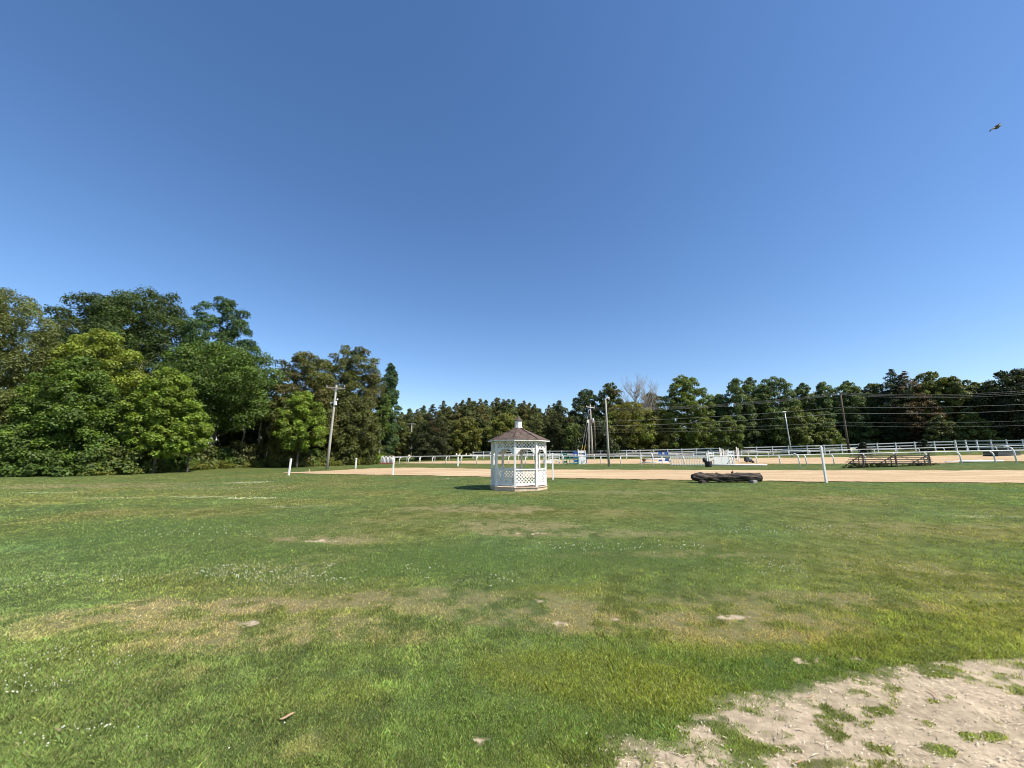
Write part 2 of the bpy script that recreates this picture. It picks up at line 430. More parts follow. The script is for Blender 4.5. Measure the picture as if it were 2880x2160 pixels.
def soil_mask(x, y):                       # bare soil beside the lawn, right of and below the ragged edge
    yl = np.interp(x, _sx, _sy, left=-5.0)
    xl = np.interp(y, _sy, _sx, left=_sx[0] - 0.4)
    d = np.minimum((yl - y), (x - xl) * 0.8 + 0.0 * y)
    n = (fbm(x * 2.1, y * 2.1, 4, 3) - 0.5) * 0.62 + (fbm(x * 7, y * 9, 4, 9) - 0.5) * 0.75
    base = np.where(y < 9, np.clip((d + n) / 0.34 + 0.62, 0, 1), 0)
    t = fbm(x * 6.5, y * 9.5, 4, 77) + 0.07 * np.clip(1 - d / 0.6, 0, 1)
    tuft = np.clip((t - 0.565) / 0.16, 0, 1) * 0.85
    base = base * (1 - tuft)
    b = patches(x, y, BARE)
    return np.maximum(base, np.clip(b * 8, 0, 1) * np.clip((b + (fbm(x * 9, y * 13, 4, 5) - 0.5) * 3.6 - 0.55) / 0.4, 0, 1))
def lawn_fields(x, y):
    n1 = fbm(x * 0.35, y * 0.35, 4, 11)
    n2 = fbm(x * 1.7, y * 1.7, 4, 23)
    n3 = fbm(x * 6.0, y * 6.0, 3, 29)
    dry = patches(x, y, DRY)
    mot = np.clip((0.4 * n2 + 0.6 * n3 - 0.42) / 0.13, 0, 1)
    dry = np.clip(dry * (0.12 + 0.76 * mot) + np.clip(n1 - 0.5, 0, 1) * 1.3 * mot, 0, 0.9)
    lush = patches(x, y, LUSH) * (0.4 + n2)
    br = patches(x, y, BRIGHT) * (0.3 + 1.2 * n2)
    pale = patches(x, y, PALE)
    return dry, np.clip(lush, 0, 1), np.clip(br, 0, 1), pale, n1, n2, n3
G_MID = np.array((0.112, 0.150, 0.044)); G_LUSH = np.array((0.086, 0.140, 0.040)); G_BRT = np.array((0.145, 0.180, 0.044))
G_DRY = np.array((0.275, 0.245, 0.135)); G_PALE = np.array((0.42, 0.44, 0.29)); SOIL = np.array((0.42, 0.34, 0.235))
def lawn_color(x, y):
    dry, lush, br, pale, n1, n2, n3 = lawn_fields(x, y)
    c = np.repeat(G_MID[None], x.size, 0)
    n4 = vnoise(x * 16.0, y * 16.0, 53)
    c = c * ((0.72 + 0.56 * n2) * (0.62 + 0.76 * n3) * (0.84 + 0.32 * n4) * 1.06)[:, None]
    c[:, 0] *= 0.72 + 0.56 * n1; c[:, 2] *= 1.3 - 0.6 * n1
    for f, k in ((lush, G_LUSH), (br, G_BRT), (dry, G_DRY), (pale * np.clip((n3 - 0.36) * 3.4, 0, 1), G_PALE)):
        f = np.clip(f, 0, 1)[:, None]
        c = c * (1 - f) + k * f
    return c, dry
FRONT = math.radians(74)
ang = np.concatenate([np.linspace(-FRONT, FRONT, 1000), np.linspace(FRONT, 2 * math.pi - FRONT, 70)[1:-1]])
rad = np.concatenate([[0.02], np.geomspace(1.2, 70, 560), np.geomspace(70, 900, 60)[1:]])
na, nr = len(ang), len(rad)
gx = (rad[:, None] * np.sin(ang)[None]).ravel(); gy = (rad[:, None] * np.cos(ang)[None]).ravel()
gz = TZ(gx, gy)
far = np.clip((np.hypot(gx, gy) - 300) / 400, 0, 1)
gz = gz * (1 - far) + 1.0 * far
gc, _ = lawn_color(gx, gy)
sm = soil_mask(gx, gy)
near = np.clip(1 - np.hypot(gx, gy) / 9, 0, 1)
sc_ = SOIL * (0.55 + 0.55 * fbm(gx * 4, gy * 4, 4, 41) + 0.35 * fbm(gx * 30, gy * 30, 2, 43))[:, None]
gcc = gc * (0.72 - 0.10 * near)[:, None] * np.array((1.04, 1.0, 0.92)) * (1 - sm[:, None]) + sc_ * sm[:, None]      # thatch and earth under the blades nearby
gz = gz + np.where(np.hypot(gx, gy) < 14, (fbm(gx * 3, gy * 3, 4, 61) - 0.5) * 0.02, 0) - 0.004 * sm
ii, jj = np.meshgrid(np.arange(nr - 1), np.arange(na), indexing='ij')
j2 = (jj + 1) % na
quads = np.stack([ii * na + jj, (ii + 1) * na + jj, (ii + 1) * na + j2, ii * na + j2], -1).reshape(-1)
quads = quads.reshape(-1, 4)[:, ::-1].ravel()
gverts = np.stack([gx, gy, gz], 1)
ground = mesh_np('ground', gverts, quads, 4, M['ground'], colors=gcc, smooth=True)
tag(ground, 'mown green lawn with dry straw coloured patches and a bare soil corner', 'lawn', kind='structure')
# ------------------------------------------------------------------ sand sheets on the ground
def strip(name, near_e, far_e, lift, label, nu=420, nv=26, seed=1):
    un = np.linspace(max(near_e[0][0], far_e[0][0]), min(near_e[-1][0], far_e[-1][0]), nu)
    A = np.array([tuple(hit(u, np.interp(u, [p[0] for p in near_e], [p[1] for p in near_e]))) for u in un])
    B = np.array([tuple(hit(u, np.interp(u, [p[0] for p in far_e], [p[1] for p in far_e]))) for u in un])
    sm_ = lambda Q: np.stack([np.convolve(np.pad(Q[:, k], 7, mode='reflect', reflect_type='odd'), np.ones(15) / 15, 'valid') for k in range(3)], 1)
    A, B = sm_(A), sm_(B)
    t = np.linspace(0, 1, nv)[None, :, None]
    jit = lambda s: np.stack([np.zeros(nu), (fbm(A[:, 0] * 1.1, A[:, 0] * 0 + s, 5, s) - 0.5) * 1.5, np.zeros(nu)], 1)
    X = B - A; X[:, 2] = 0; X /= np.linalg.norm(X, axis=1)[:, None] + 1e-6
    ja, jb = jit(seed)[:, 1:2], jit(seed + 3)[:, 1:2] * 1.3
    room = np.clip(np.linalg.norm(B - A, axis=1)[:, None] / 5, 0, 1)
    A, B = A + X * ja * room, B + X * jb * room
    G = A[:, None] * (1 - t) + B[:, None] * t
    x, y = G[..., 0].ravel(), G[..., 1].ravel()
    z = TZ(x, y) + lift
    i, j = np.meshgrid(np.arange(nu - 1), np.arange(nv - 1), indexing='ij')
    q = np.stack([i * nv + j, (i + 1) * nv + j, (i + 1) * nv + j + 1, i * nv + j + 1], -1).ravel()
    o = mesh_np(name, np.stack([x, y, z], 1), q, 4, M['sand'])
    tag(o, label, name.replace('_', ' '), kind='structure')
    return o
strip('sand_track', [(797, 1331), (900, 1333.5), (1130, 1337), (1240, 1339), (1440, 1342), (1555, 1345), (1900, 1350.5), (2324, 1356), (2880, 1359), (3400, 1361)],
      [(797, 1330), (900, 1325.5), (1000, 1320), (1130, 1315.5), (1240, 1317), (1440, 1321), (1700, 1322), (2324, 1323.5), (2880, 1323.5), (3400, 1324)], 0.03,
      'broad harrowed tan sand track between the lawn and the white rail', seed=1)
strip('sand_arena', [(1105, 1303.5), (1200, 1304), (1440, 1305), (1700, 1304.5), (1900, 1305.5), (2200, 1305), (2500, 1305), (2650, 1304), (2730, 1300.5), (2800, 1298), (3000, 1296)],
      [(1105, 1303), (1200, 1298.5), (1300, 1296.5), (1440, 1294.5), (1700, 1292), (2000, 1290), (2300, 1287), (2500, 1285), (2700, 1281), (3000, 1278)], 0.03,
      'tan sand riding arena inside the white rails', seed=9)

# ------------------------------------------------------------------ grass blades, clover, straw (uncountable)
def frustum_points(n, vtop, vbot, u0=-500, u1=3380, power=1.0):
    u = rng.uniform(u0, u1, n)
    v = vtop + (vbot - vtop) * rng.random(n) ** power
    xr, yr = (u - CX) / F, -(v - CY) / F
    dx, dy, dz = xr, CT - ST * yr, ST + CT * yr
    k = -EYE / dz
    for _ in range(5):
        x, y = dx * k, dy * k
        k = (TZF(x, y) - EYE) / dz
    return dx * k, dy * k
def track_near_y(x):
    return np.interp(x, _tx, _ty)
_te = [hit(u, v) for u, v in [(780, 1331), (900, 1333.5), (1130, 1337), (1440, 1342), (1555, 1345), (1900, 1350.5), (2324, 1356), (2880, 1359), (3400, 1361)]]
_tx = np.array([-90] + [p.x for p in _te]); _ty = np.array([44.0] + [p.y for p in _te])
x1, y1 = frustum_points(950000, 1352, 2330, power=0.85)
x2, y2 = frustum_points(160000, 1333, 1420)
x3, y3 = frustum_points(560000, 1700, 2330)
bx, by = np.concatenate([x1, x2, x3]), np.concatenate([y1, y2, y3])
keep = (by > 1.2) & (by < 45) & (by < track_near_y(bx) - 0.15)
sm_b = soil_mask(bx, by)
keep &= rng.random(bx.size) > sm_b * 1.02
gzc = np.hypot(bx - 0.3, by - 18.8)
keep &= gzc > 1.3
bx, by = bx[keep], by[keep]
nb = bx.size
bc, bdry = lawn_color(bx, by)
dist = np.hypot(bx, by)
hgt = rng.uniform(0.010, 0.027, nb) * (1 - 0.35 * bdry) * (0.75 + 0.6 * fbm(bx * 1.1, by * 1.1, 3, 87))
hgt *= (0.35 + 1.3 * fbm(bx * 9, by * 9, 2, 91)) * np.where(rng.random(nb) < 0.03, 1.6, 1.0)
hgt *= np.where(sm_b[keep] > 0.05, 0.62, 1.0)
wid = np.maximum(0.0022, dist * 0.00095) * rng.uniform(0.7, 1.3, nb)
az = rng.uniform(0, 2 * math.pi, nb); face = rng.uniform(0, 2 * math.pi, nb)
lean = hgt * rng.uniform(0.1, 0.8, nb)
bz = TZF(bx, by) + np.where(dist < 14, (fbm(bx * 3, by * 3, 4, 61) - 0.5) * 0.02, 0) - 0.006
wx, wy = np.cos(face) * wid / 2, np.sin(face) * wid / 2
tipx, tipy = bx + np.cos(az) * lean, by + np.sin(az) * lean
mx_, my_ = bx + np.cos(az) * lean * 0.35, by + np.sin(az) * lean * 0.35
V = np.stack([np.stack([bx - wx, by - wy, bz], 1), np.stack([bx + wx, by + wy, bz], 1),
              np.stack([mx_ + wx * .8, my_ + wy * .8, bz + hgt * 0.62], 1), np.stack([tipx, tipy, bz + hgt], 1)], 1).reshape(-1, 3)
straw = rng.random(nb) < (0.07 + 0.45 * bdry)
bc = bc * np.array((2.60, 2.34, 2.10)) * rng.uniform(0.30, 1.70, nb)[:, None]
bc[:, 0] *= rng.uniform(0.85, 1.2, nb)
bc[straw] = np.array((0.44, 0.39, 0.22)) * rng.uniform(0.7, 1.3, straw.sum())[:, None]
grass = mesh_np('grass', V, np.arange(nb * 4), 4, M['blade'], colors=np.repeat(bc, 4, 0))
tag(grass, 'short mown grass blades covering the lawn', 'grass', kind='stuff')

CLV = [(860, 1610, 330, 34, .9), (1540, 1590, 130, 18, 1), (1300, 1640, 180, 20, .5), (230, 1640, 230, 26, .5), (2350, 1612, 320, 28, .6), (2300, 1500, 260, 16, .5), (120, 1900, 180, 80, .8), (200, 2110, 150, 45, .8),
       (2700, 1450, 200, 10, .5), (1750, 1545, 300, 14, .4), (560, 1500, 260, 14, .3)]
x, y = frustum_points(90000, 1400, 2200)
p = patches(x, y, CLV) * (fbm(x * 1.6, y * 1.6, 3, 5) > 0.47)
k = (rng.random(x.size) < (p * 0.55 + 0.0022) * np.clip((y / 6) ** 2.4, 0.03, 2.0)) & (soil_mask(x, y) < 0.3)
x, y = x[k], y[k]
nc = x.size
r = rng.uniform(0.007, 0.011, nc) * np.clip(y / 6, 0.6, 1.15); z = TZ(x, y) + rng.uniform(0.045, 0.075, nc)
od = np.array([(1, 0, 0), (0, 1, 0), (-1, 0, 0), (0, -1, 0), (0, 0, .9), (0, 0, -.9)], float)
of = np.array([(0, 1, 4), (1, 2, 4), (2, 3, 4), (3, 0, 4), (1, 0, 5), (2, 1, 5), (3, 2, 5), (0, 3, 5)])
V = (np.stack([x, y, z], 1)[:, None] + od[None] * r[:, None, None]).reshape(-1, 3)
Fc = (of[None] + (np.arange(nc) * 6)[:, None, None]).ravel()
cc = np.repeat(np.array((0.72, 0.71, 0.60))[None] * rng.uniform(0.8, 1.1, nc)[:, None], 6, 0)
tag(mesh_np('clover', V, Fc, 3, M['clover'], colors=cc), 'white clover blossoms scattered in drifts over the lawn', 'clover', kind='stuff')

x, y = frustum_points(60000, 1840, 2300, 1300, 3400)
k = (rng.random(x.size) < soil_mask(x, y) * (0.06 + 0.35 * np.clip(fbm(x * 2.3, y * 2.3, 3, 15) - 0.42, 0, 1)))
x, y = x[k], y[k]; n_ = x.size
L = rng.uniform(0.004, 0.018, n_) * np.where(rng.random(n_) < 0.05, 2.2, 1); a = rng.uniform(0, 6.283, n_); w = rng.uniform(0.002, 0.004, n_)
z = TZ(x, y) + (fbm(x * 3, y * 3, 4, 61) - 0.5) * 0.02 - 0.004 + rng.uniform(0.004, 0.012, n_)
dx, dy = np.cos(a) * L, np.sin(a) * L; ox, oy = -np.sin(a) * w, np.cos(a) * w
V = np.stack([np.stack([x - dx, y - dy, z], 1), np.stack([x + ox, y + oy, z + .006], 1), np.stack([x + dx, y + dy, z + .003], 1), np.stack([x - ox, y - oy, z + .006], 1)], 1).reshape(-1, 3)
cc = np.array((0.62, 0.52, 0.36))[None] * rng.uniform(0.5, 1.25, n_)[:, None]
tag(mesh_np('straw_litter', V, np.arange(n_ * 4), 4, M['litter'], colors=np.repeat(cc, 4, 0)), 'straw bits and chips strewn over the bare soil', 'straw', kind='stuff')
def husk(u, v, length, rz, name, label, w=0.022, curl=0.02):
    p = hit(u, v); o = empty(name, (p.x, p.y, p.z + 0.016 if soil_mask(np.array([p.x]), np.array([p.y]))[0] < .5 else p.z + 0.004), rz)
    vs, fs = [], []
    for i in range(9):
        t = i / 8 - 0.5; ww = w * (1 - (2 * t) ** 2 * 0.8) / 2
        zz = curl * (math.sin(t * 4) * 0.4 + 0.5); bend = length * 0.15 * t * t * 4
        vs += [(t * length, bend - ww, zz + ww * .4), (t * length, bend, zz), (t * length, bend + ww, zz + ww * .5)]
    for i in range(8):
        for j in range(2):
            q = i * 3 + j; fs.append((q, q + 3, q + 4, q + 1))
    m = MB().add(vs, fs).build(name, M['husk'])
    sd = m.modifiers.new('thickness', 'SOLIDIFY'); sd.thickness = 0.002
    m.location = o.location; m.rotation_euler = (0, 0, rz)
    bpy.data.objects.remove(o)
    tag(m, label, 'husk' if 'husk' in name else 'stalk')
husk(806, 2030, 0.075, 0.45, 'corn_husk', 'small curled orange-tan husk lying on the lawn')
husk(2628, 1955, 0.10, 1.2, 'dry_stalk', 'pale bent stalk on the bare soil at the right', 0.008, 0.008)
husk(2282, 1962, 0.07, 0.4, 'dry_stalk', 'short pale stalk at the ragged edge of grass and soil', 0.007, 0.008)
husk(2245, 2148, 0.075, 0.15, 'dry_stalk', 'pale stalk on the soil by the bottom edge of the photo', 0.008, 0.008)
# ------------------------------------------------------------------ gazebo
gz_c = gp(1458.5, 18.75)
gaz = empty('gazebo', gz_c)
tag(gaz, 'small white octagonal gazebo with lattice panels and brown shingle roof on the lawn', 'gazebo')
GR = 1.29
AN = [math.radians(a) for a in (-98, -53, -8, 37, 82, 127, 172, 217)]
def gv(i, r=GR, z=0.0):
    a = AN[i % 8]; return Vector((math.sin(a) * r, -math.cos(a) * r, z))
MB().ngon_prism([gv(i, 1.36) for i in range(8)], -0.08, 0.125).build('floor_frame', M['cream'], gaz)
MB().ngon_prism([gv(i, 1.40) for i in range(8)], 0.128, 0.150).build('floor', M['cream'], gaz)
for i in range(8):
    b = MB().box(gv(i, GR, 1.185), (0.092, 0.092, 2.1), AN[i])
    b.build('post', M['gaz_white'], gaz, bevel=0.006)
def lattice(m, p, q, z0, z1, step, w, off):
    p, q = Vector((p.x, p.y, 0)), Vector((q.x, q.y, 0))
    L = (q - p).length; d = (q - p).normalized(); nrm = Vector((d.y, -d.x, 0)); H = z1 - z0
    for s_, o in ((1, off), (-1, -off)):
        c = -H if s_ == 1 else 0.0
        c += step * 0.3
        while c < (L if s_ == 1 else L + H):
            # along: x = c + s*z
            a0, a1 = 0.0, H
            if s_ == 1: a0, a1 = max(0, -c), min(H, L - c)
            else: a0, a1 = max(0, c - L), min(H, c)
            if a1 - a0 > 0.03:
                P0 = p + d * (c + s_ * a0) + Vector((0, 0, z0 + a0)) + nrm * o
                P1 = p + d * (c + s_ * a1) + Vector((0, 0, z0 + a1)) + nrm * o
                m.bar(P0, P1, w, 0.007, nrm)
            c += step
for i in range(8):
    a, b = gv(i), gv(i + 1)
    d = (b - a).normalized(); nrm = Vector((d.y, -d.x, 0))
    a2, b2 = a + d * 0.048, b - d * 0.048
    up = lambda p, z: Vector((p.x, p.y, z))
    if i != 5:
        tilt = 0.045 if i == 2 else (0.02 if i == 1 else 0.0)
        pn = MB().bar(up(a2, 0.92), up(b2, 0.92), 0.10, 0.045).build('hand_rail', M['gaz_white'], gaz)
        lm = MB(); lattice(lm, a2, b2, 0.29, 0.895, 0.155, 0.038, 0.0045)
        lp = lm.build('lattice_panel', M['gaz_white'], gaz)
        MB().bar(up(a2, 0.25), up(b2, 0.25 + tilt), 0.04, 0.085).build('bottom_rail', M['gaz_white'], lp)
        MB().bar(up(a2, 0.872), up(b2, 0.872), 0.03, 0.045).build('top_strip', M['gaz_white'], lp)
    lm = MB(); lattice(lm, a2, b2, 1.86, 2.14, 0.155, 0.033, 0.0045)
    lp = lm.build('frieze_lattice', M['gaz_white'], gaz)
    MB().bar(up(a2, 1.835), up(b2, 1.835), 0.045, 0.05).build('bottom_rail', M['gaz_white'], lp)
    MB().bar(up(a2, 2.17), up(b2, 2.17), 0.045, 0.06).build('top_rail', M['gaz_white'], lp)
    L = (b2 - a2).length
    for s_ in (0, 1):                                   # scalloped corner brackets
        e, dd = (a2, d) if s_ == 0 else (b2, -d)
        R = L * 0.42; prof = []
        for k in range(9):
            t = k / 8 * math.pi / 2
            rr = R * (1 - 0.10 * abs(math.sin(2 * t * 1.5)))
            prof.append((R - rr * math.sin(t) + 0.02, -R + rr * math.cos(t) * 0.0 + (R - rr * math.cos(t)) * 0.0 + (0) ))
        outer, inner = [], []
        for k in range(11):
            t = k / 10 * math.pi / 2
            wv = 1 + 0.07 * math.sin(t * 6)
            cx_, cz_ = R - R * math.cos(t) * wv, -R + R * math.sin(t) * wv
            inner.append((max(0.0, cx_ + 0.0), min(0.0, cz_)))
            R2 = R * 1.34
            ox_, oz_ = R - R2 * math.cos(t), -R + R2 * math.sin(t)
            outer.append((max(0.0, ox_), min(0.0, oz_)))
        vs, fs = [], []
        for (x0, z0), (x1, z1) in zip(inner, outer):
            for o in (-0.017, 0.017):
                vs += [e + dd * x0 + Vector((0, 0, 1.81 + z0)) + nrm * o, e + dd * x1 + Vector((0, 0, 1.81 + z1)) + nrm * o]
        for k in range(10):
            q = k * 4
            fs += [(q, q + 4, q + 5, q + 1), (q + 2, q + 3, q + 7, q + 6), (q, q + 2, q + 6, q + 4), (q + 1, q + 5, q + 7, q + 3)]
        MB().add(vs, fs).build('arch_bracket', M['gaz_white'], gaz)
rf = MB().frustum(8, 1.53, 2.235, 0.19, 2.84, 0.0)
rf.v = [tuple(Matrix.Rotation(AN[0], 3, 'Z') @ Vector(v)) for v in rf.v]
roof = rf.build('roof', M['shingle'], gaz)
fm = MB()
for i in range(8):
    fm.bar(gv(i, 1.50, 2.205), gv(i + 1, 1.50, 2.205), 0.022, 0.055)
fm.build('fascia', M['gaz_white'], roof)
hm = MB()
for i in range(8):
    hm.bar(gv(i, 1.50, 2.262), gv(i, 0.2, 2.852), 0.07, 0.012)
hm.build('hip_cap', M['shingle'], roof)
cu = MB().frustum(8, 0.20, 2.845, 0.20, 2.88).frustum(8, 0.165, 2.88, 0.165, 3.20).build('cupola', M['gaz_white'], gaz)
MB().frustum(8, 0.225, 3.20, 0.22, 3.225).frustum(8, 0.205, 3.225, 0.10, 3.32).frustum(8, 0.10, 3.32, 0.012, 3.45).build('cupola_roof', M['dark_wood'], cu)

# ------------------------------------------------------------------ posts along the track
def track_post(u, Y, top_v, w, label, style, name='track_post', group=None):
    p = gp(u, Y); H = W(u, top_v, Y).z - p.z
    o = empty(name, p)
    tag(o, label, 'post', group)
    m = MB().box((0, 0, H / 2 - 0.1), (w, w, H + 0.2))
    m.build('shaft', M['white'], o, bevel=0.008)
    if style == 'cap':
        MB().frustum(4, w * 0.86, H, w * 0.80, H + 0.03, math.pi / 4).frustum(4, w * 0.8, H + 0.03, w * .2, H + 0.07, math.pi / 4).build('cap', M['white'], o)
    elif style == 'knob':
        MB().tube([(0, 0, H), (0, 0, H + .03), (0, 0, H + .09), (0, 0, H + .16), (0, 0, H + .2)], [w * .3, w * .8, w * 1.05, w * .75, w * .15], 10).build('knob', M['white'], o, smooth=True)
    return o
t_ = track_post(812, 34, 1292, 0.12, 'slanting white post at the left tip of the sand track', 'cap'); t_.rotation_euler = (0, math.radians(2.2), 0)
track_post(1105, 32.5, 1290, 0.11, 'white post at the near edge of the track left of the gazebo', 'cap')
track_post(1555, 25, 1277, 0.095, 'white post at the near edge of the track just right of the gazebo', 'cap')
track_post(2324, 21, 1259, 0.095, 'tall white post on the track edge right of the charred log', 'cap')
track_post(1000, 47, 1293, 0.13, 'white post with a round knob behind the far left end of the track', 'knob')
track_post(1288, 47, 1284, 0.15, 'white knobbed post standing close in front of the rail left of the gazebo', 'knob')
track_post(1389, 49, 1282, 0.13, 'white knobbed post seen between the gazebo corner posts', 'knob')
st = gp(869, 38); so = MB().box((0, 0, .17), (.05, .05, .42)).box((0, 0, .36), (.09, .03, .05)).build('wooden_stake', M['cream']); so.location = st
tag(so, 'short brown stake in the left tip of the sand track', 'stake')
def goose_post(u, Y, top_v, label):
    p = gp(u, Y); H = W(u, top_v, Y).z - p.z
    o = empty('gooseneck_post', p); tag(o, label, 'post', 'single gooseneck posts in front of the rail')
    pts = [(0, 0, -0.1), (0, 0, H * 0.62), (0, 0.04, H * .78), (0, .14, H * .92), (0, .30, H * .98), (0, .46, H)]
    MB().tube(pts, 0.055, 8).build('shaft', M['white'], o, smooth=True)
    MB().tube([(0, .40, H), (0, .60, H)], 0.075, 8).build('rail_clamp', M['white'], o, smooth=True)
goose_post(1838, 42, 1276, 'single white gooseneck post in front of the rail right of the grey light pole')
goose_post(2250, 37.5, 1277, 'single white gooseneck post in front of the rail right of the charred log')
goose_post(2860, 34.0, 1256, 'single white gooseneck post in front of the rail at the right edge')

# ------------------------------------------------------------------ racing rail looping round the arena
def path_xy(ctrl, n=400):
    P = np.array([tuple(gp(u, Y)) for u, Y in ctrl])
    d = np.concatenate([[0], np.cumsum(np.hypot(np.diff(P[:, 0]), np.diff(P[:, 1])))])
    s = np.linspace(0, d[-1], n)
    # smooth (Catmull-Rom style through cubic Hermite)
    m = np.gradient(P[:, :2], d, axis=0)
    i = np.clip(np.searchsorted(d, s) - 1, 0, len(d) - 2)
    h = (d[i + 1] - d[i])[:, None]; t = ((s - d[i]) / (d[i + 1] - d[i]))[:, None]
    xy = (2 * t**3 - 3 * t**2 + 1) * P[i, :2] + (t**3 - 2 * t**2 + t) * h * m[i] + (-2 * t**3 + 3 * t**2) * P[i + 1, :2] + (t**3 - t**2) * h * m[i + 1]
    return s, xy
RAIL_NEAR = [(3050, 33.2), (2850, 34.6), (2650, 36.2), (2300, 39.8), (1990, 43.2), (1780, 46), (1440, 50.5), (1200, 55), (1125, 58.5), (1088, 62), (1078, 66), (1090, 70)]
RAIL_FAR = [(1090, 70), (1125, 72), (1200, 72), (1450, 69), (1700, 65), (2100, 60), (2400, 56), (2700, 52.5), (2850, 50.5), (3050, 48)]
def racing_rail(name, ctrl, H, gap, side, label, rr=0.055, reach=0.34):
    s, xy = path_xy(ctrl)
    root = empty(name, (xy[0, 0], xy[0, 1], tz(*xy[0]))); tag(root, label, 'rail')
    O = root.location
    tn = np.gradient(xy, axis=0); tn /= np.linalg.norm(tn, axis=1)[:, None]
    nrm = np.stack([tn[:, 1], -tn[:, 0]], 1) * side
    z = TZ(xy[:, 0], xy[:, 1])
    z = np.convolve(np.pad(z, 12, mode='edge'), np.ones(25) / 25, 'valid')
    top = [Vector((xy[k, 0] + nrm[k, 0] * reach, xy[k, 1] + nrm[k, 1] * reach, z[k] + H)) - O for k in range(0, len(s), 3)]
    MB().tube(top, rr, 8).build('top_rail', M['white'], root, smooth=True)
    q = gap * 0.5
    while q < s[-1]:
        k = int(np.argmin(abs(s - q)))
        b = Vector((xy[k, 0], xy[k, 1], tz(*xy[k]) - 0.1)) - O
        n3 = Vector((nrm[k, 0], nrm[k, 1], 0)); zr = z[k] + H - O.z
        pts = [b, Vector((b.x, b.y, zr - H * 0.36)), Vector((b.x, b.y, zr - H * .24)) + n3 * reach * .12, Vector((b.x, b.y, zr - H * .13)) + n3 * reach * .45, Vector((b.x, b.y, zr - rr * 1.05)) + n3 * reach]
        MB().tube(pts, [rr * .95, rr * .95, rr * .95, rr * .9, rr * .85], 7).build('rail_post', M['white'], root, smooth=True)
        q += gap * (1 + 0.04 * math.sin(q * 3.1))
racing_rail('racing_rail', RAIL_NEAR, 1.08, 2.32, 1, 'near white racing rail on bent posts between the sand track and the arena')
racing_rail('racing_rail', RAIL_FAR, 0.98, 2.6, -1, 'far white racing rail on short posts behind the arena sand', 0.045, 0.2)

# ------------------------------------------------------------------ far board fence
def board_fence(ctrl, H, gap, nrail, label, name='board_fence', wid=0.14):
    s, xy = path_xy(ctrl, 300)
    root = empty(name, (xy[0, 0], xy[0, 1], tz(*xy[0]))); tag(root, label, 'fence'); O = root.location
    n = max(2, int(round(s[-1] / gap))); pts = []
    for i in range(n + 1):
        k = int(np.argmin(abs(s - s[-1] * i / n)))
        t = xy[min(k + 1, len(xy) - 1)] - xy[max(k - 1, 0)]
        z = tz(*xy[k])
        pts.append((Vector((xy[k, 0], xy[k, 1], z)) - O, math.atan2(t[1], t[0])))
        p = pts[-1][0]
        MB().box((p.x, p.y, p.z + H / 2 - 0.05), (0.13, 0.13, H + 0.1), pts[-1][1]).build('fence_post', M['white'], root)
        MB().box((p.x, p.y, p.z + H + .02), (0.16, 0.16, 0.035), pts[-1][1]).build('post_cap', M['white'], root)
    for r in range(nrail):
        zz = H - 0.12 - r * (H - 0.32) / (nrail - 0.4)
        m = MB()
        for (p, a), (q, b) in zip(pts[:-1], pts[1:]):
            d = (q - p).normalized()
            m.bar(p + Vector((0, 0, zz)) + d * .066, q + Vector((0, 0, zz)) - d * .066, 0.04, wid)
        m.build('fence_board', M['white'], root)
board_fence([(1330, 84), (1450, 81), (1600, 77), (1725, 74.5), (1900, 71.5), (2100, 68.5), (2400, 64), (2620, 61), (2690, 60)], 1.5, 2.45, 3, 'long white three board fence along the foot of the right hand trees')
board_fence([(2692, 59.5), (2760, 56.5), (2830, 54.5), (2980, 51)], 1.6, 1.35, 3, 'close set white fence section with capped posts at the far right', wid=0.12)
board_fence([(1205, 90), (1225, 90), (1250, 90)], 1.15, 2.0, 5, 'small grey barred field gate far behind the rail left of the gazebo', 'field_gate', 0.07)

# ------------------------------------------------------------------ poles and wires
def pole(name, u, Y, top_u, top_v, r0, r1, material, label, cat='utility pole', sink=0.3):
    p = gp(u, Y); q = W(top_u, top_v, Y)
    o = empty(name, p); tag(o, label, cat)
    d = q - p
    MB().tube([Vector((0, 0, -sink)), d * .33, d * .66, d], [r0, r0 * .67 + r1 * .33, r0 * .33 + r1 * .67, r1], 10).build('shaft', M[material], o, smooth=True)
    return o, d
def crossarm(o, c, half, material='pole_wood', dz=0.0, ins=True, ang=0.0):
    R = Matrix.Rotation(ang, 3, 'Z')
    a = MB().bar(c + R @ Vector((-half, 0, dz)) + R @ Vector((0, -.17, 0)), c + R @ Vector((half, 0, -dz)) + R @ Vector((0, -.17, 0)), 0.09, 0.12).build('crossarm', M[material], o)
    if ins:
        for x in (-half * .93, half * .93):
            MB().tube([c + R @ Vector((x, -.17, .06)), c + R @ Vector((x, -.17, .16)), c + R @ Vector((x, -.17, .24)), c + R @ Vector((x, -.17, .34))], [.02, .05, .06, .025], 7).build('insulator', M['grey_metal'], a, smooth=True)
    return a
o, d = pole('utility_pole', 919, 46.5, 946.5, 1083, 0.17, 0.115, 'pole_wood', 'grey leaning utility pole with a crossarm and white lamp at the left')
ca = crossarm(o, d * 0.962, 1.16, dz=0.08)
MB().bar(d * .962 + Vector((-.55, -.17, -.06)), d * .925 + Vector((0, -.15, 0)), .03, .05).bar(d * .962 + Vector((.55, -.17, -.06)), d * .925 + Vector((0, -.15, 0)), .03, .05).build('arm_brace', M['pole_wood'], o)
e = d * 0.79
MB().box(e + Vector((.17, -.12, -.12)), (.26, .24, .5)).build('lamp_box', M['white'], o, bevel=.02)
MB().tube([e + Vector((.1, -.1, .2)), e + Vector((.3, -.15, .32)), e + Vector((.42, -.2, .3))], [.03, .05, .13], 8).build('floodlight', M['white'], o, smooth=True)
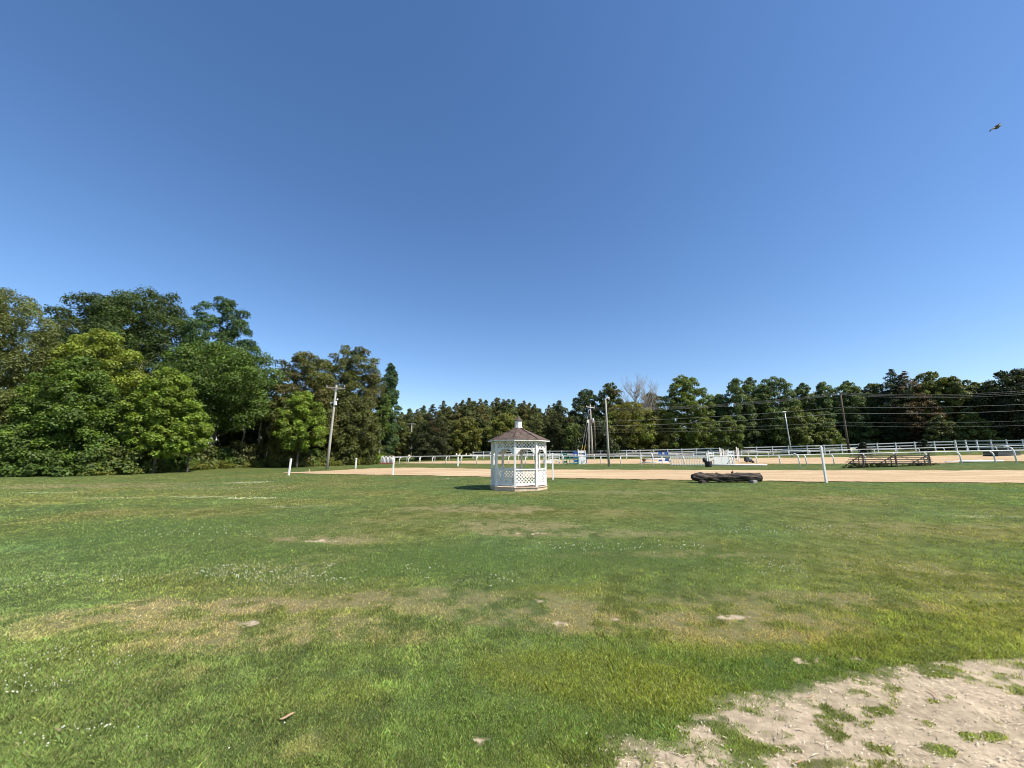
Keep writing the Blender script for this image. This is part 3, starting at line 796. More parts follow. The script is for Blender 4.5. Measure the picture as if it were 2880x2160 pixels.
MB().box(e + Vector((-.28, -.15, -.05)), (.36, .16, .1)).box(e + Vector((-.36, -.15, -.16)), (.14, .14, .14)).build('speaker_box', M['grey_metal'], o, bevel=.01)
MB().bar(e * .9 + Vector((.0, -.17, 0)), d * .955 + Vector((0, -.14, 0)), .04, .03, (0, 1, 0)).build('conduit', M['grey_metal'], o)
o, d = pole('utility_pole', 1157, 99, 1158, 1191, 0.15, 0.12, 'pole_wood', 'distant small utility pole with a crossarm among the trees left of the gazebo')
crossarm(o, d * .985, 1.15, ins=False)
o, d = pole('utility_pole', 1666.5, 72, 1660, 1138.5, 0.19, 0.12, 'pole_wood', 'tallest of the clustered utility poles, with crossarm and transformer, right of the gazebo')
crossarm(o, d * .95, .78, 'white', .12)
MB().tube([d * .70 + Vector((.34, -.2, -.45)), d * .70 + Vector((.34, -.2, .35)), d * .70 + Vector((.34, -.2, .42))], [.22, .22, .1], 12).build('transformer', M['grey_metal'], o, smooth=True)
MB().tube([d * .985, d * .985 + Vector((.02, 0, .5))], .035, 6).build('pole_pin', M['grey_metal'], o)
o, d = pole('utility_pole', 1656, 73.5, 1655.5, 1180, 0.17, 0.13, 'pole_wood', 'plain grey pole just left of the pole with the transformer')
MB().box(d * .95 + Vector((-.2, -.15, 0)), (.34, .3, .5)).build('lamp_box', M['white'], o, bevel=.03)
o, d = pole('utility_pole', 1675, 75, 1671.5, 1182, 0.15, 0.11, 'pole_brown', 'slim brown pole just right of the pole with the transformer')
def guy(u0, v0, u1, Y, label):
    a = W(u0, v0, 72); b = gp(u1, Y)
    o = empty('guy_wire', b); tag(o, label, 'wire')
    MB().tube([Vector((0, 0, -.1)), a - b], .018, 5).build('cable', M['wire'], o)
    dd = (a - b).normalized()
    MB().tube([dd * 0.3, dd * 2.6], .055, 7).build('guard', M['yellow'], o)
guy(1657, 1150, 1631, 71, 'left guy wire with yellow guard from the tall pole with the transformer')
guy(1656, 1180, 1640, 71, 'right guy wire with yellow guard beside the blue jump stand')
o, d = pole('light_pole', 1713, 44.3, 1703, 1121, 0.145, 0.085, 'pole_wood', 'tall grey wooden light pole standing in front of the rail right of the gazebo', 'light pole')
MB().tube([d + Vector((-.05, 0, -.05)), d + Vector((.05, -.05, .04)), d + Vector((.30, -.05, .05))], .055, 8).build('lamp_arm', M['white'], o, smooth=True)
hd = MB().tube([d + Vector((.16, -.05, .08)), d + Vector((.34, -.05, .06)), d + Vector((.40, -.05, -.04))], [.09, .13, .1], 8).build('lamp_head', M['white'], o, smooth=True)
MB().tube([d + Vector((.36, -.05, -.02)), d + Vector((.38, -.05, -.14))], [.085, .07], 8).build('lens', M['glass'], hd, smooth=True)
o, d = pole('light_pole', 2228, 61, 2207, 1160, 0.10, 0.07, 'grey_metal', 'thin grey light pole with a small lamp behind the fence near the brown utility pole', 'light pole')
MB().box(d + Vector((-.2, -.1, .06)), (.62, .3, .14)).build('lamp_head', M['grey_metal'], o, bevel=.03)
o, d = pole('utility_pole', 2389, 62.5, 2362.5, 1101, 0.17, 0.115, 'pole_brown', 'brown utility pole carrying the overhead wires at the right')
crossarm(o, d * .975, .7, 'pole_brown', ang=math.radians(60))
BP = gp(2389, 62.5) + d
def wire(pts_uvY, r, label, sag=0.0):
    P = [W(*p) for p in pts_uvY]
    o = empty('overhead_wire', P[0]); tag(o, label, 'wire', 'overhead wires on the right')
    full = []
    for a, b in zip(P[:-1], P[1:]):
        for i in range(24):
            t = i / 24
            full.append(a.lerp(b, t) - Vector((0, 0, sag * 4 * t * (1 - t))) - P[0])
    full.append(P[-1] - P[0])
    MB().tube(full, r, 5).build('cable', M['wire'], o)
for i, (a, b, c, nm) in enumerate([(1147, 1104, 1083, 'topmost overhead wire crossing the trees to the brown pole'), (1150, 1107, 1089, 'second wire of the top bundle crossing to the brown pole'),
                                   (1153, 1110, 1095, 'third wire of the top bundle crossing to the brown pole')]):
    wire([(1662, a, 72), (2362, b, 62.5), (3050, c, 52)], .0062, nm, 0.8)
for a, b, c, r, nm in [(1186, 1145, 1128, .0085, 'upper of the two thick wires below the top bundle on the brown pole'), (1199, 1162, 1146, .0105, 'thickest pale overhead wire, halfway up the brown pole'),
                       (1207, 1187, 1176, .006, 'thin dim overhead wire low on the brown pole'), (1215, 1197, 1190, .006, 'lowest thin overhead wire on the brown pole')]:
    wire([(1667, a, 72), (2372, b, 62.4), (3050, c, 52)], r, nm, 0.35)

# ------------------------------------------------------------------ charred log on its blocks
lp_ = gp(2043, 21.7)
log = empty('fallen_log', lp_, math.radians(-1.5)); tag(log, 'long dark charred log lying on two blocks at the edge of the sand track', 'log')
nL, nA = 60, 28
L0 = 3.68; V = []
R_ = random.Random(4)
for i in range(nL + 1):
    t = i / nL; x = (t - .5) * L0
    base = 0.215 + 0.025 * t + (0.05 * math.exp(-((t - .13) / .05) ** 2))
    if t < .06: base *= 0.68 + .32 * (t / .06)
    for j in range(nA):
        a = 2 * math.pi * j / nA
        n = float(fbm(np.array([x * 1.2 + 5]), np.array([math.cos(a) * 2.2 + math.sin(a) * 3.1]), 4, 8)[0]) - .5
        n2 = float(fbm(np.array([x * 5 + 5]), np.array([a * 5.0]), 3, 18)[0]) - .5
        n3 = float(fbm(np.array([x * 2.6 + 9]), np.array([a * 1.6]), 3, 28)[0]) - .5
        rr = base * (1 + 0.6 * n + 0.3 * n2 + 0.5 * n3)
        V.append((x, math.cos(a) * rr * 1.05, 0.275 + 0.012 * math.sin(x * 2.3) + math.sin(a) * rr * 0.88))
fs = []
for i in range(nL):
    for j in range(nA):
        fs.append((i * nA + j, i * nA + (j + 1) % nA, (i + 1) * nA + (j + 1) % nA, (i + 1) * nA + j))
fs.append(tuple(range(nA))[::-1])
MB().add(V, fs).build('bark', M['log'], log, smooth=True)
MB().add(V[nL * nA:], [tuple(range(nA))]).build('cut_end', M['stale_end'], log)
for (px, pz, dx) in ((.35, .55, 0), (-.6, .47, .12)):
    MB().tube([(px, -.02, .40), (px + dx * .4, -.06, pz), (px + dx, -.1, pz + .06)], [.075, .055, .03], 7).build('branch_stub', M['log'], log, smooth=True)
for u, lab, m_ in ((1975, 'low brown block under the left end of the charred log', 'dark_wood'), (2117, 'pale grey block under the right end of the charred log', 'pole_wood')):
    p = gp(u, 21.42)
    b = MB().box((0, 0, .045), (.22, .5, .19)).build('support_block', M[m_], None, bevel=.012); b.location = p
    tag(b, lab, 'block')

# ------------------------------------------------------------------ riding jumps and gear in and before the arena
def wing(u, Y, w, h, material, label, slats=3, holes=False, rz=0.0, group='white jump stands'):
    p = gp(u, Y); o = empty('jump_stand', p, rz); tag(o, label, 'jump stand')
    for s_ in (-1, 1):
        hh = h if s_ < 0 else h * .92
        MB().box((s_ * w / 2, 0, hh / 2), (.10, .10, hh)).build('upright', M[material], o)
        MB().box((s_ * w / 2, -.23, .045), (.10, .36, .09)).box((s_ * w / 2, .23, .045), (.10, .36, .09)).build('foot', M[material], o)
    m = MB()
    for k in range(slats):
        z = h * (.2 + .62 * k / max(1, slats - 1)) if slats > 1 else h * .5
        m.box((0, 0, z), (w - .104, .035, h * (.5 / slats) if holes else .09))
    if slats >= 3 and not holes:
        m.bar((-w / 2 + .06, .03, .2), (w / 2 - .06, .03, h * .8), .03, .09, (0, 1, 0))
    m.build('slats', M[material], o)
    return o
def panel_jump(u0, u1, Y, h, material, label, name, slats=0, foot=None, tilt=0.0):
    a, b = gp(u0, Y), gp(u1, Y); w = abs(b.x - a.x); c = (a + b) / 2
    o = empty(name, Vector((c.x, c.y, tz(c.x, c.y))), 0.0); tag(o, label, 'jump')
    if slats:
        MB().box((0, 0, h - .05), (w, .06, .10)).build('top_board', M[material], o)
        MB().box((0, 0, .10), (w, .06, .12)).build('bottom_board', M[material], o)
        m = MB()
        for k in range(slats):
            x = -w / 2 + w * (k + .5) / slats
            m.bar((x - tilt, -.04, .06), (x + tilt, -.04, h - .03), .02, w / slats * .48, (0, 1, 0))
        m = MB() if False else m
        m.build('pickets', M[material], o)
    else:
        n = max(1, int(round(w / 1.0)))
        for k in range(n):
            x = -w / 2 + w * (k + .5) / n
            MB().box((x, 0, h / 2), (w / n - .02, .10, h)).build('panel', M[material], o, bevel=.01)
    for s_ in (-1, 1):
        MB().box((s_ * (w / 2 + .03), 0, h * .55), (.08, .5, .07)).box((s_ * (w / 2 + .03), 0, h * .5), (.07, .09, h)).build('side_frame', M[foot or material], o)
    return o
def ground_pole(u0, u1, Y0, Y1, r, label, z=0.0):
    a, b = gp(u0, Y0), gp(u1, Y1)
    o = empty('jump_pole', a); tag(o, label, 'pole')
    d = b - a
    MB().tube([Vector((0, 0, r + z + .02)), d + Vector((0, 0, r + z + .02))], r, 10).build('shaft', M['white'], o, smooth=True)
    return o
# rail end cluster at the left: white gate panels over a red-brown base
c = gp(1090, 60.5)
o = empty('gate_jump', c); tag(o, 'white arched jump with red-brown base and dry brush at the rail\'s left end', 'jump')
for k in range(4):
    x = -.85 + k * .56
    pts = [(x + .22 * math.cos(t) , -.02 * k, .72 + .42 * math.sin(t)) for t in np.linspace(math.pi, 0, 9)]
    MB().tube([(x - .22, -.02 * k, .1)] + pts + [(x + .22, -.02 * k, .1)], .06, 6).build('arch_panel', M['white'], o, smooth=True)
MB().box((0, -.1, .06), (2.2, .5, .26)).build('base_box', M['red_clay'], o, bevel=.03)
bm_ = MB(); rr_ = random.Random(3)
for k in range(170):
    x = rr_.uniform(-.95, .95); h = rr_.uniform(.1, .32); a = rr_.uniform(-.15, .15)
    bm_.tube([(x, .12, 1.0), (x + a, .12 + rr_.uniform(-.1, .1), 1.1 + h)], [.02, .008], 3)
MB().box((0, .12, .62), (1.9, .1, .8)).build('back_board', M['white'], o)
bm_.build('brush', M['brush'], o)
# through and just right of the gazebo
wing(1521, 52, .85, 1.5, 'white', 'white jump stand seen through the right side of the gazebo', 2)
wing(1560, 51.5, 1.25, 1.45, 'white', 'white lattice jump stand immediately right of the gazebo', 4)
for k, (u0, u1, z) in enumerate([(1528, 1552, 0.0), (1527, 1551, .17), (1529, 1553, .34)]):
    ground_pole(u0, u1, 53, 53, .075, ['lowest', 'middle', 'uppermost'][k] + ' white pole of the little stack right behind the gazebo', z)
wing(1590, 51, .44, 1.5, 'green_paint', 'dark green jump stand left of the teal panel', 3, True)
panel_jump(1603, 1627, 50.2, 1.05, 'teal_paint', 'teal slatted jump panel between the green and blue stands', 'panel_jump', 9)
wing(1620, 52, .5, 1.75, 'blue_paint', 'blue jump stand behind the teal panel', 3, True)
panel_jump(1629, 1644, 50.6, .95, 'white', 'short solid white jump block right of the teal panel', 'block_jump')
wing(1637, 52.5, .95, 1.9, 'white', 'tall white jump stand behind the short white block', 3, True)
wing(1646, 53, .3, 1.5, 'blue_paint', 'small blue jump stand below the guy wires', 2, True)
# mid arena
for u, h, lab in ((1859, 1.5, 'left blue jump stand by the white rail, with a dark foot'), (1876, 1.45, 'right blue jump stand by the white rail')):
    wing(u, 55, .42, h, 'blue_paint', lab, 2, True)
ground_pole(1813, 1871, 53, 53, .09, 'upper raised white pole left of the blue jump stands', .38)
ground_pole(1806, 1880, 50, 50, .09, 'lower white pole lying on the sand left of the picket jump', .08)
p = gp(1812, 51); o = MB().frustum(10, .04, .0, .05, .02).frustum(12, .06, .02, .26, .52).frustum(12, .28, .52, .27, .6).build('clay_pot', M['red_clay']); o.location = p
tag(o, 'small red-brown tapered pot at the left end of the white poles', 'pot')
panel_jump(1888, 1984, 45.2, 1.0, 'white', 'long low white picket jump standing just behind the rail', 'picket_jump', 21, None, .03)
ground_pole(1990, 2158, 43.0, 41.0, .085, 'long white pole lying on the grass in front of the rail', .02)
p = gp(1993, 41.2); o = empty('planter_tub', p); tag(o, 'black tub with a white upright on the grass in front of the rail', 'tub')
MB().tube([(0, 0, 0), (0, 0, .05), (0, 0, .55), (0, 0, .60)], [.30, .32, .37, .36], 14).build('tub', M['black'], o, smooth=True)
MB().box((-.06, .05, 1.0), (.13, .13, 1.0)).box((.16, .05, .95), (.1, .1, .85)).build('upright', M['white'], o)
MB().tube([(-.3, .1, .5), (-.34, .1, .8), (-.25, .1, .95)], [.16, .2, .1], 8).build('black_bag', M['black'], o, smooth=True)
wing(2002, 46.2, .62, 1.62, 'white', 'white jump stand with dark slots at the left end of the wall jump', 4, True)
panel_jump(2009, 2052, 45.6, .92, 'white', 'solid white two panel wall jump between slotted stands', 'wall_jump')
wing(2059, 45.6, .62, 1.72, 'white', 'white jump stand with dark slots at the right end of the wall jump', 4, True)
wing(2042, 52, .5, 1.7, 'white', 'tall thin white jump stand behind the wall jump', 4)
wing(2029, 54, .16, 1.85, 'white', 'narrow white twin post stand behind the middle of the wall jump', 2)
wing(2077, 53, .2, 1.9, 'white', 'narrow white twin post stand right of the wall jump', 2)
p = gp(2105, 49); o = empty('speaker_crate', p); tag(o, 'dark box standing on the arena sand right of the wall jump', 'box')
MB().box((0, 0, .42), (.78, .5, .52)).build('body', M['dark_box'], o, bevel=.03)
MB().box((-.2, 0, .08), (.1, .4, .16)).box((.2, 0, .08), (.1, .4, .16)).build('foot', M['dark_box'], o)
MB().box((.16, -.262, .5), (.3, .02, .22)).build('grille', M['grey_metal'], o)
p = gp(2118, 47.5); o = MB().tube([(0, 0, 0), (0, 0, .06), (0, 0, .22), (0, 0, .3)], [.14, .17, .15, .05], 10).build('feed_bucket', M['black'], None, smooth=True); o.location = p
tag(o, 'tiny dark bucket on the sand right of the dark box', 'bucket')
for u, Y, lab, w_ in ((1843, 68, 'low dark mound on the grass behind the arena, left of the blue stands', 1.6), (1917, 67, 'low dark mound on the grass behind the picket jump', 1.7), (2074, 64, 'dark mound on the grass behind the wall jump', 1.6)):
    p = gp(u, Y); pts = [(x * w_ / 2, 0, .0) for x in np.linspace(-1, 1, 9)]
    o = MB().tube([(x * w_ / 2, .1 * math.sin(x * 3), .16) for x in np.linspace(-1, 1, 9)], [.08, .3, .42, .5, .52, .46, .5, .32, .08], 10).build('compost_heap', M['dark_wood'], None, smooth=True); o.location = p
    tag(o, lab, 'heap')
# bleachers
bl = empty('bleacher', gp(2512, 34.5), math.radians(-2)); tag(bl, 'dark weathered wooden bleacher with braced frames on the grass before the rail', 'bleacher')
Hh = 1.14
for x in (-2.72, 0.05, 2.88):
    m = MB().box((x, -.35, Hh / 2), (.065, .065, Hh)).bar((x, -.3, Hh * .92), (x, 1.3, .28), .05, .06, (1, 0, 0)).box((x, .45, .05), (.07, 1.8, .08))
    m.bar((x, .15, .1), (x, .15, .78), .045, .045, (1, 0, 0)).bar((x, .7, .1), (x, .7, .55), .045, .045, (1, 0, 0))
    m.bar((x - .16, -.42, .0), (x - .16, -.42, Hh * .8), .045, .025, (0, 1, 0))
    m.build('frame', M['bleacher_wood'], bl)
for k, (y, z) in enumerate([(-.2, 1.0), (.12, .8), (.45, .62), (.8, .46), (1.12, .34)]):
    MB().box((-.05, y, z), (7.0 - .25 * k, .24, .036)).build('plank', M['bleacher_wood'], bl)
for k, z in enumerate([.95, .80, .64, .47, .30]):
    MB().box((-.2, -.32 + .06 * k, z), (6.3 + .22 * k, .03, .05)).build('back_board', M['bleacher_wood'], bl)
for x0, x1, z0, z1 in ((-2.6, -.05, .95, .45), (-1.3, 0, .4, .98), (.15, 1.5, .98, .5), (1.2, 2.75, .35, .95), (2.1, 2.8, .15, .9)):
    MB().bar((x0, -.43, z0), (x1, -.43, z1), .025, .042, (0, 1, 0)).build('brace', M['bleacher_wood'], bl)
for k in range(2):
    ground_pole(2660 + k * 40, 2762 + k * 60, 37.2 - k * .5, 38 - k * 1.2, .07, ['pale pole on the sand right of the bleacher', 'second pale pole lying by the rail posts at the right'][k], 0)
p = gp(2818, 47); o = empty('rubber_mat_stack', p, .1); tag(o, 'low dark covered stack behind the rail near the right edge', 'stack')
for k in range(4):
    MB().box((.03 * (k % 2), 0, .08 + .17 * k), (3.2 - .08 * k, 1.4, .15)).build('mat', M['dark_box'], o, bevel=.03)

# ------------------------------------------------------------------ bird in flight
bp_ = W(2804, 357, 9.0)
bird = empty('flying_bird', bp_, math.radians(0)); tag(bird, 'dark long tailed bird flying across the clear blue sky', 'bird')
bird.scale = (1.2, 1.2, 1.2)
bird.rotation_euler = (0, math.radians(-27), math.radians(0))
sB = .37 / .37
prof = [(-.085, .004), (-.07, .015), (-.035, .028), (.0, .034), (.03, .031), (.055, .022), (.075, .022), (.092, .018), (.104, .008), (.122, .002)]
MB().tube([(x, 0, .006 * math.sin(x * 20)) for x, r in prof], [r * 1.3 for x, r in prof], 12).build('body', M['bird'], bird, smooth=True)
MB().tube([(-.06, 0, .004), (-.10, 0, .003), (-.16, 0, -.002), (-.235, .0, -.012)], [.02, .013, .0125, .008], 8).build('tail', M['bird'], bird, smooth=True)
for s_ in (-1, 1):
    vs, fs = [], []
    out = [(0.045, .02, .012), (.06, .07, .03), (.05, .13, .036), (.015, .185, .03), (-.03, .2, .02)]
    inn = [(-.035, .02, .008), (-.045, .06, .018), (-.05, .11, .024), (-.05, .16, .022), (-.04, .198, .019)]
    for (a, b) in zip(out, inn):
        for dz in (0, .004):
            vs += [(a[0], s_ * a[1] * .5, a[2] + dz), (b[0], s_ * b[1] * .5, b[2] + dz)]
    for k in range(4):
        q = k * 4
        fs += [(q, q + 1, q + 5, q + 4), (q + 2, q + 6, q + 7, q + 3), (q, q + 4, q + 6, q + 2), (q + 1, q + 3, q + 7, q + 5)]
    fs += [(0, 2, 3, 1), (16, 17, 19, 18)]
    MB().add(vs, fs).build('wing', M['bird'], bird)
MB().tube([(.10, 0, .002), (.128, 0, -.001)], [.006, .001], 6).build('beak', M['black'], bird)
# ------------------------------------------------------------------ trees
def leaf_cloud(seed, clumps, n, leaf, aspect=0.55, jitter=0.16, tint=0.25, flat=0.75, up=0.35, shell=(0.62, 1.04), base=(0.06, 0.09, 0.02), alt=None, alt_f=0.0):
    """leaves on the shells of many clumps -> verts, colours"""
    r = np.random.default_rng(seed)
    C = np.array([c[:3] for c in clumps]); S = np.array([c[3] for c in clumps])
    w = S ** 2; idx = r.choice(len(clumps), n, p=w / w.sum())
    d = r.normal(size=(n, 3)); d[:, 2] = np.abs(d[:, 2]) * np.where(r.random(n) < 0.68, 1, -1); d /= np.linalg.norm(d, axis=1)[:, None]
    # a few twigs per clump: pull directions towards twig directions so that leaves gather in sprays
    K = 14
    tw = r.normal(size=(len(clumps), K, 3)); tw[..., 2] = np.abs(tw[..., 2]) * 0.9 - 0.25; tw /= np.linalg.norm(tw, axis=2)[..., None]
    t = tw[idx, r.integers(0, K, n)]
    d = d * 0.55 + t * 0.75; d /= np.linalg.norm(d, axis=1)[:, None]
    rad = S[idx] * r.uniform(shell[0], shell[1], n)
    p = C[idx] + d * rad[:, None] * np.array((1, 1, flat)) + r.normal(size=(n, 3)) * (S[idx] * jitter * 0.5)[:, None]
    nrm = d * 0.7 + r.normal(size=(n, 3)) * 0.45 + np.array((0, 0, up)); nrm /= np.linalg.norm(nrm, axis=1)[:, None]
    a = np.cross(nrm, r.normal(size=(n, 3))); a /= np.linalg.norm(a, axis=1)[:, None] + 1e-9
    b = np.cross(nrm, a)
    L = leaf * r.uniform(0.6, 1.4, n)[:, None]
    droop = nrm * (L * 0.25)
    V = np.stack([p + a * L, p + b * L * aspect + droop, p - a * L, p - b * L * aspect + droop], 1).reshape(-1, 3)
    base = np.array(base)
    cv = r.uniform(1 - tint, 1 + tint, len(clumps))[idx] * r.uniform(0.8, 1.2, n)
    c = base[None] * cv[:, None]
    c[:, 0] *= r.uniform(0.85, 1.25, n)
    if alt is not None:
        ca = r.random(len(clumps)) < alt_f
        m = ca[idx] & (r.random(n) < 0.8)
        c[m] = np.array(alt)[None] * r.uniform(0.75, 1.25, m.sum())[:, None]
    return V, np.repeat(c, 4, 0)
PROF = {
    'round': lambda t: (max(0.0, math.sin(math.pi * (0.12 + 0.88 * t) ** 0.9))) ** 0.55 if t < 1 else 0,
    'dome': lambda t: (max(0.0, 1 - t ** 3.4)) ** 0.5 * (0.72 + 0.28 * min(1, t * 3)),
    'spread': lambda t: (max(0.0, math.sin(math.pi * (0.2 + 0.8 * t) ** 1.3))) ** 0.5 if t < 1 else 0,
    'column': lambda t: (max(0.0, 1 - t ** 3.0)) ** 0.55 * (0.8 + 0.2 * min(1, t * 4)),
    'cone': lambda t: (1 - t) ** 0.8 * (0.75 + 0.25 * min(1, t * 6)) + 0.015,
    'pine': lambda t: min(1.0, 1.5 * (1 - t) ** 0.8) * (0.45 + 0.55 * min(1, t * 2.2)) + 0.01,
    'bush': lambda t: (max(0.0, 1 - t ** 1.8)) ** 0.55,
}
def clump_set(r, H, w, cb, kind, nc, rel, lumps=5, depth=1.0, skew=0.0):
    out = []; z0 = cb * H
    ph = [r.uniform(0, 6.28) for _ in range(6)]
    sz0 = w * rel
    conif = kind in ('cone', 'pine')
    # spread clumps evenly over the outline: height by outline width, bearing by the golden angle
    ts = np.linspace(0.0, 0.985, 200); wt = np.array([PROF[kind](x) for x in ts]) + 0.06; cw = np.cumsum(wt) / wt.sum()
    for k in range(nc):
        q = (k + r.uniform(0.1, 0.9)) / nc
        t = float(np.interp(q, cw, ts))
        R = PROF[kind](t) * w
        a = k * 2.39996 + r.uniform(-.5, .5)
        R *= 1 + 0.13 * math.sin(lumps * a + ph[0] + 5 * t) + 0.10 * math.sin(3 * a - 9 * t + ph[1])
        f = min(1.0, R / (w * 0.8))
        s = sz0 * r.uniform(0.7, 1.25) * ((0.30 + 0.75 * f) if conif else (0.62 + 0.38 * f))
        rad = max(0.0, R - s * 0.8) * (1.0 if k % 3 else r.uniform(0.1, 0.7))
        z = z0 + t * (H - z0)
        z = min(z, H - s * (0.85 if conif else 0.62))
        out.append((math.cos(a) * rad + skew * t * w, math.sin(a) * rad * depth, z, s))
    if conif:
        out.append((skew * w, 0, H - sz0 * .5, sz0 * .34)); out.append((skew * w, 0, H - sz0 * .95, sz0 * .5))
    return out
def trunk_mesh(r, H, w, cb, clumps, r0, nlimb):
    m = MB()
    top = H * (cb + (1 - cb) * 0.72)
    wob = lambda z: Vector((math.sin(z * .5 + r0 * 40) * .05 * w * .3, math.cos(z * .43) * .05 * w * .3, z))
    pts = [Vector((0, 0, -0.3))] + [wob(top * k / 8) for k in range(1, 9)]
    m.tube(pts, [r0 * 1.3] + [r0 * (1 - 0.86 * k / 8) for k in range(1, 9)], 8)
    cs = sorted(clumps, key=lambda c: -c[3])
    for c in r.sample(cs, min(nlimb, len(cs))):
        zb = max(H * cb * 0.8 + .1, min(top * .95, c[2] - math.hypot(c[0], c[1]) * r.uniform(.5, .9)))
        a = wob(min(zb, top)); b = Vector(c[:3]); mid = a.lerp(b, .5) + Vector((0, 0, -.06 * (b - a).length))
        rr = r0 * (1 - .8 * min(1, zb / top)) * .55 + .015
        m.tube([a, mid, b], [rr, rr * .65, rr * .2], 5)
    return m
TREES = {}
LEAFN = [0]
def tree(name, u, Y, vtop, hw, kind, base, label, cat='tree', cb=0.1, n=7000, leaf=0.2, nc=75, rel=0.26, group=None, seed=None, bark='bark', depth=1.0, skew=0.0,
         flat=.75, tint=.25, aspect=.55, alt=None, alt_f=0.0, lumps=5, limbs=16, trunk_r=None, up=.35, crown='crown'):
    x_ = W(u, vtop * .62 + 1292 * .38, Y).x      # the column that passes through the middle of the crown
    p = Vector((x_, Y, tz(x_, Y))); H = W(u, vtop, Y).z - p.z
    w = hw * Y / F
    if name not in ('weed_clump', 'bush', 'round_shrub'):
        n = int(n * 3.4); nc = int(nc * 1.7); rel *= 0.80; leaf *= 0.84
        base = (base[0] * 2.1, base[1] * 1.9, base[2] * 1.6)
        if alt: alt = (alt[0] * 1.75, alt[1] * 1.65, alt[2] * 1.4)
    else:
        n = int(n * 1.6); base = (base[0] * 1.75, base[1] * 1.6, base[2] * 1.4)
    seed = seed if seed is not None else int(u * 7 + Y * 13) % 99991
    r = random.Random(seed)
    o = empty(name, p); tag(o, label, cat, group)
    cl = clump_set(r, H, w, cb, kind, nc, rel, lumps, depth, skew)
    V, c = leaf_cloud(seed, cl, n, leaf, base=base, flat=flat, tint=tint, aspect=aspect, alt=alt, alt_f=alt_f, up=up)
    mesh_np(crown, V, np.arange(n * 4), 4, M['leaf'], parent=o, colors=c)
    LEAFN[0] += n
    trunk_mesh(r, H, w, cb, cl, trunk_r or max(0.05, H * 0.014), limbs).build('trunk', M[bark], o, smooth=True)
    return o
DK = (0.028, 0.050, 0.015); MD = (0.040, 0.075, 0.016); LT = (0.075, 0.125, 0.018); YG = (0.088, 0.128, 0.022); OL = (0.050, 0.066, 0.021); GY = (0.070, 0.098, 0.036)
BL = (0.030, 0.062, 0.025); PN = (0.052, 0.068, 0.026); BR = (0.062, 0.045, 0.022)

# --- left wood, far to near
tree('oak_tree', 258, 62, 832, 112, 'dome', DK, 'tall dark broadleaf tree at the top of the left wood, left part of its skyline', cb=.35, n=15000, leaf=.19, nc=90, rel=.27, alt=(.05, .06, .02), alt_f=.12)
tree('oak_tree', 405, 63, 822, 150, 'dome', DK, 'tallest dark spreading tree rising behind the yellow-green maple', cb=.25, n=21000, leaf=.19, nc=115, rel=.26)
tree('poplar_tree', 608, 61, 838, 104, 'column', BL, 'tall dark tree with a peaked crown standing right of the spreading dark tree', cb=.25, n=14000, leaf=.18, nc=95, rel=.23)
tree('willow_tree', -45, 39, 818, 165, 'dome', GY, 'tall grey-green feathery tree cut by the left edge', cb=.12, n=30000, leaf=.15, nc=170, rel=.2, aspect=.35, alt=(.085, .105, .042), alt_f=.3, flat=1.05)
tree('maple_tree', 268, 44, 930, 118, 'round', YG, 'yellow-green maple in the middle of the left wood', cb=.28, n=12000, leaf=.15, nc=80, rel=.25)
tree('bare_tree', 372, 46, 985, 30, 'column', OL, 'thin grey half bare tree between the maples of the left wood', cb=.35, n=500, leaf=.1, nc=22, rel=.4, bark='pale_bark', limbs=22, trunk_r=.10)
tree('broad_tree', 625, 50, 972, 152, 'spread', MD, 'big mid-green tree overhanging a dark hollow at the right of the left wood', cb=.3, n=17000, leaf=.16, nc=105, rel=.24)
tree('hickory_tree', 855, 57, 992, 100, 'dome', OL, 'brownish olive tree behind the leaning utility pole', cb=.12, n=12000, leaf=.17, nc=85, rel=.25, alt=(.070, .066, .026), alt_f=.25)
tree('hickory_tree', 985, 64, 976, 98, 'dome', OL, 'tall olive round topped tree right of the leaning utility pole', cb=.12, n=13000, leaf=.17, nc=90, rel=.23, alt=(.068, .068, .024), alt_f=.25)
tree('poplar_tree', 1095, 68, 1020, 34, 'column', BL, 'slim blue-green tree at the right end of the left wood', cb=.1, n=6500, leaf=.17, nc=60, rel=.42)
tree('pine_tree', 1045, 66, 1030, 52, 'column', PN, 'olive pine standing before the slim blue-green tree', cb=.1, n=8000, leaf=.16, nc=80, rel=.3, aspect=.3)
tree('broad_tree', 205, 38, 1005, 160, 'bush', MD, 'large bushy tree with low sweeping branches at the front of the left wood', cb=.04, depth=.5, n=21000, leaf=.14, nc=140, rel=.2, alt=LT, alt_f=.25)
tree('broad_tree', 60, 41, 1090, 110, 'round', (.05, .075, .02), 'dull green tree leaning over the dark gap at the left edge', cb=.28, depth=.6, n=10000, leaf=.14, nc=75, rel=.24, alt=(.085, .09, .04), alt_f=.25)
tree('maple_tree', 462, 39.5, 1036, 96, 'round', LT, 'bright green young maple at the front of the left wood', cb=.16, depth=.6, n=12000, leaf=.14, nc=85, rel=.23, alt=YG, alt_f=.3)
tree('maple_tree', 545, 41, 1150, 50, 'round', LT, 'short bright maple bough tree left of the dark hollow', cb=.3, n=4000, leaf=.14, nc=32, rel=.32)
tree('maple_tree', 848, 51, 1100, 66, 'round', LT, 'lower leafy green tree left of the leaning utility pole', cb=.22, n=7000, leaf=.15, nc=55, rel=.27, alt=YG, alt_f=.2)
tree('vine_tree', 790, 53, 1130, 30, 'column', (.075, .085, .025), 'narrow vine hung tree between the dark hollow and the olive tree', cb=.05, n=3600, leaf=.15, nc=45, rel=.4, flat=1.2)
tree('vine_tree', 1010, 60, 1120, 60, 'column', OL, 'ragged vine covered thicket tree behind the knobbed post', cb=.02, n=8000, leaf=.16, nc=70, rel=.27, bark='pale_bark', flat=1.2)
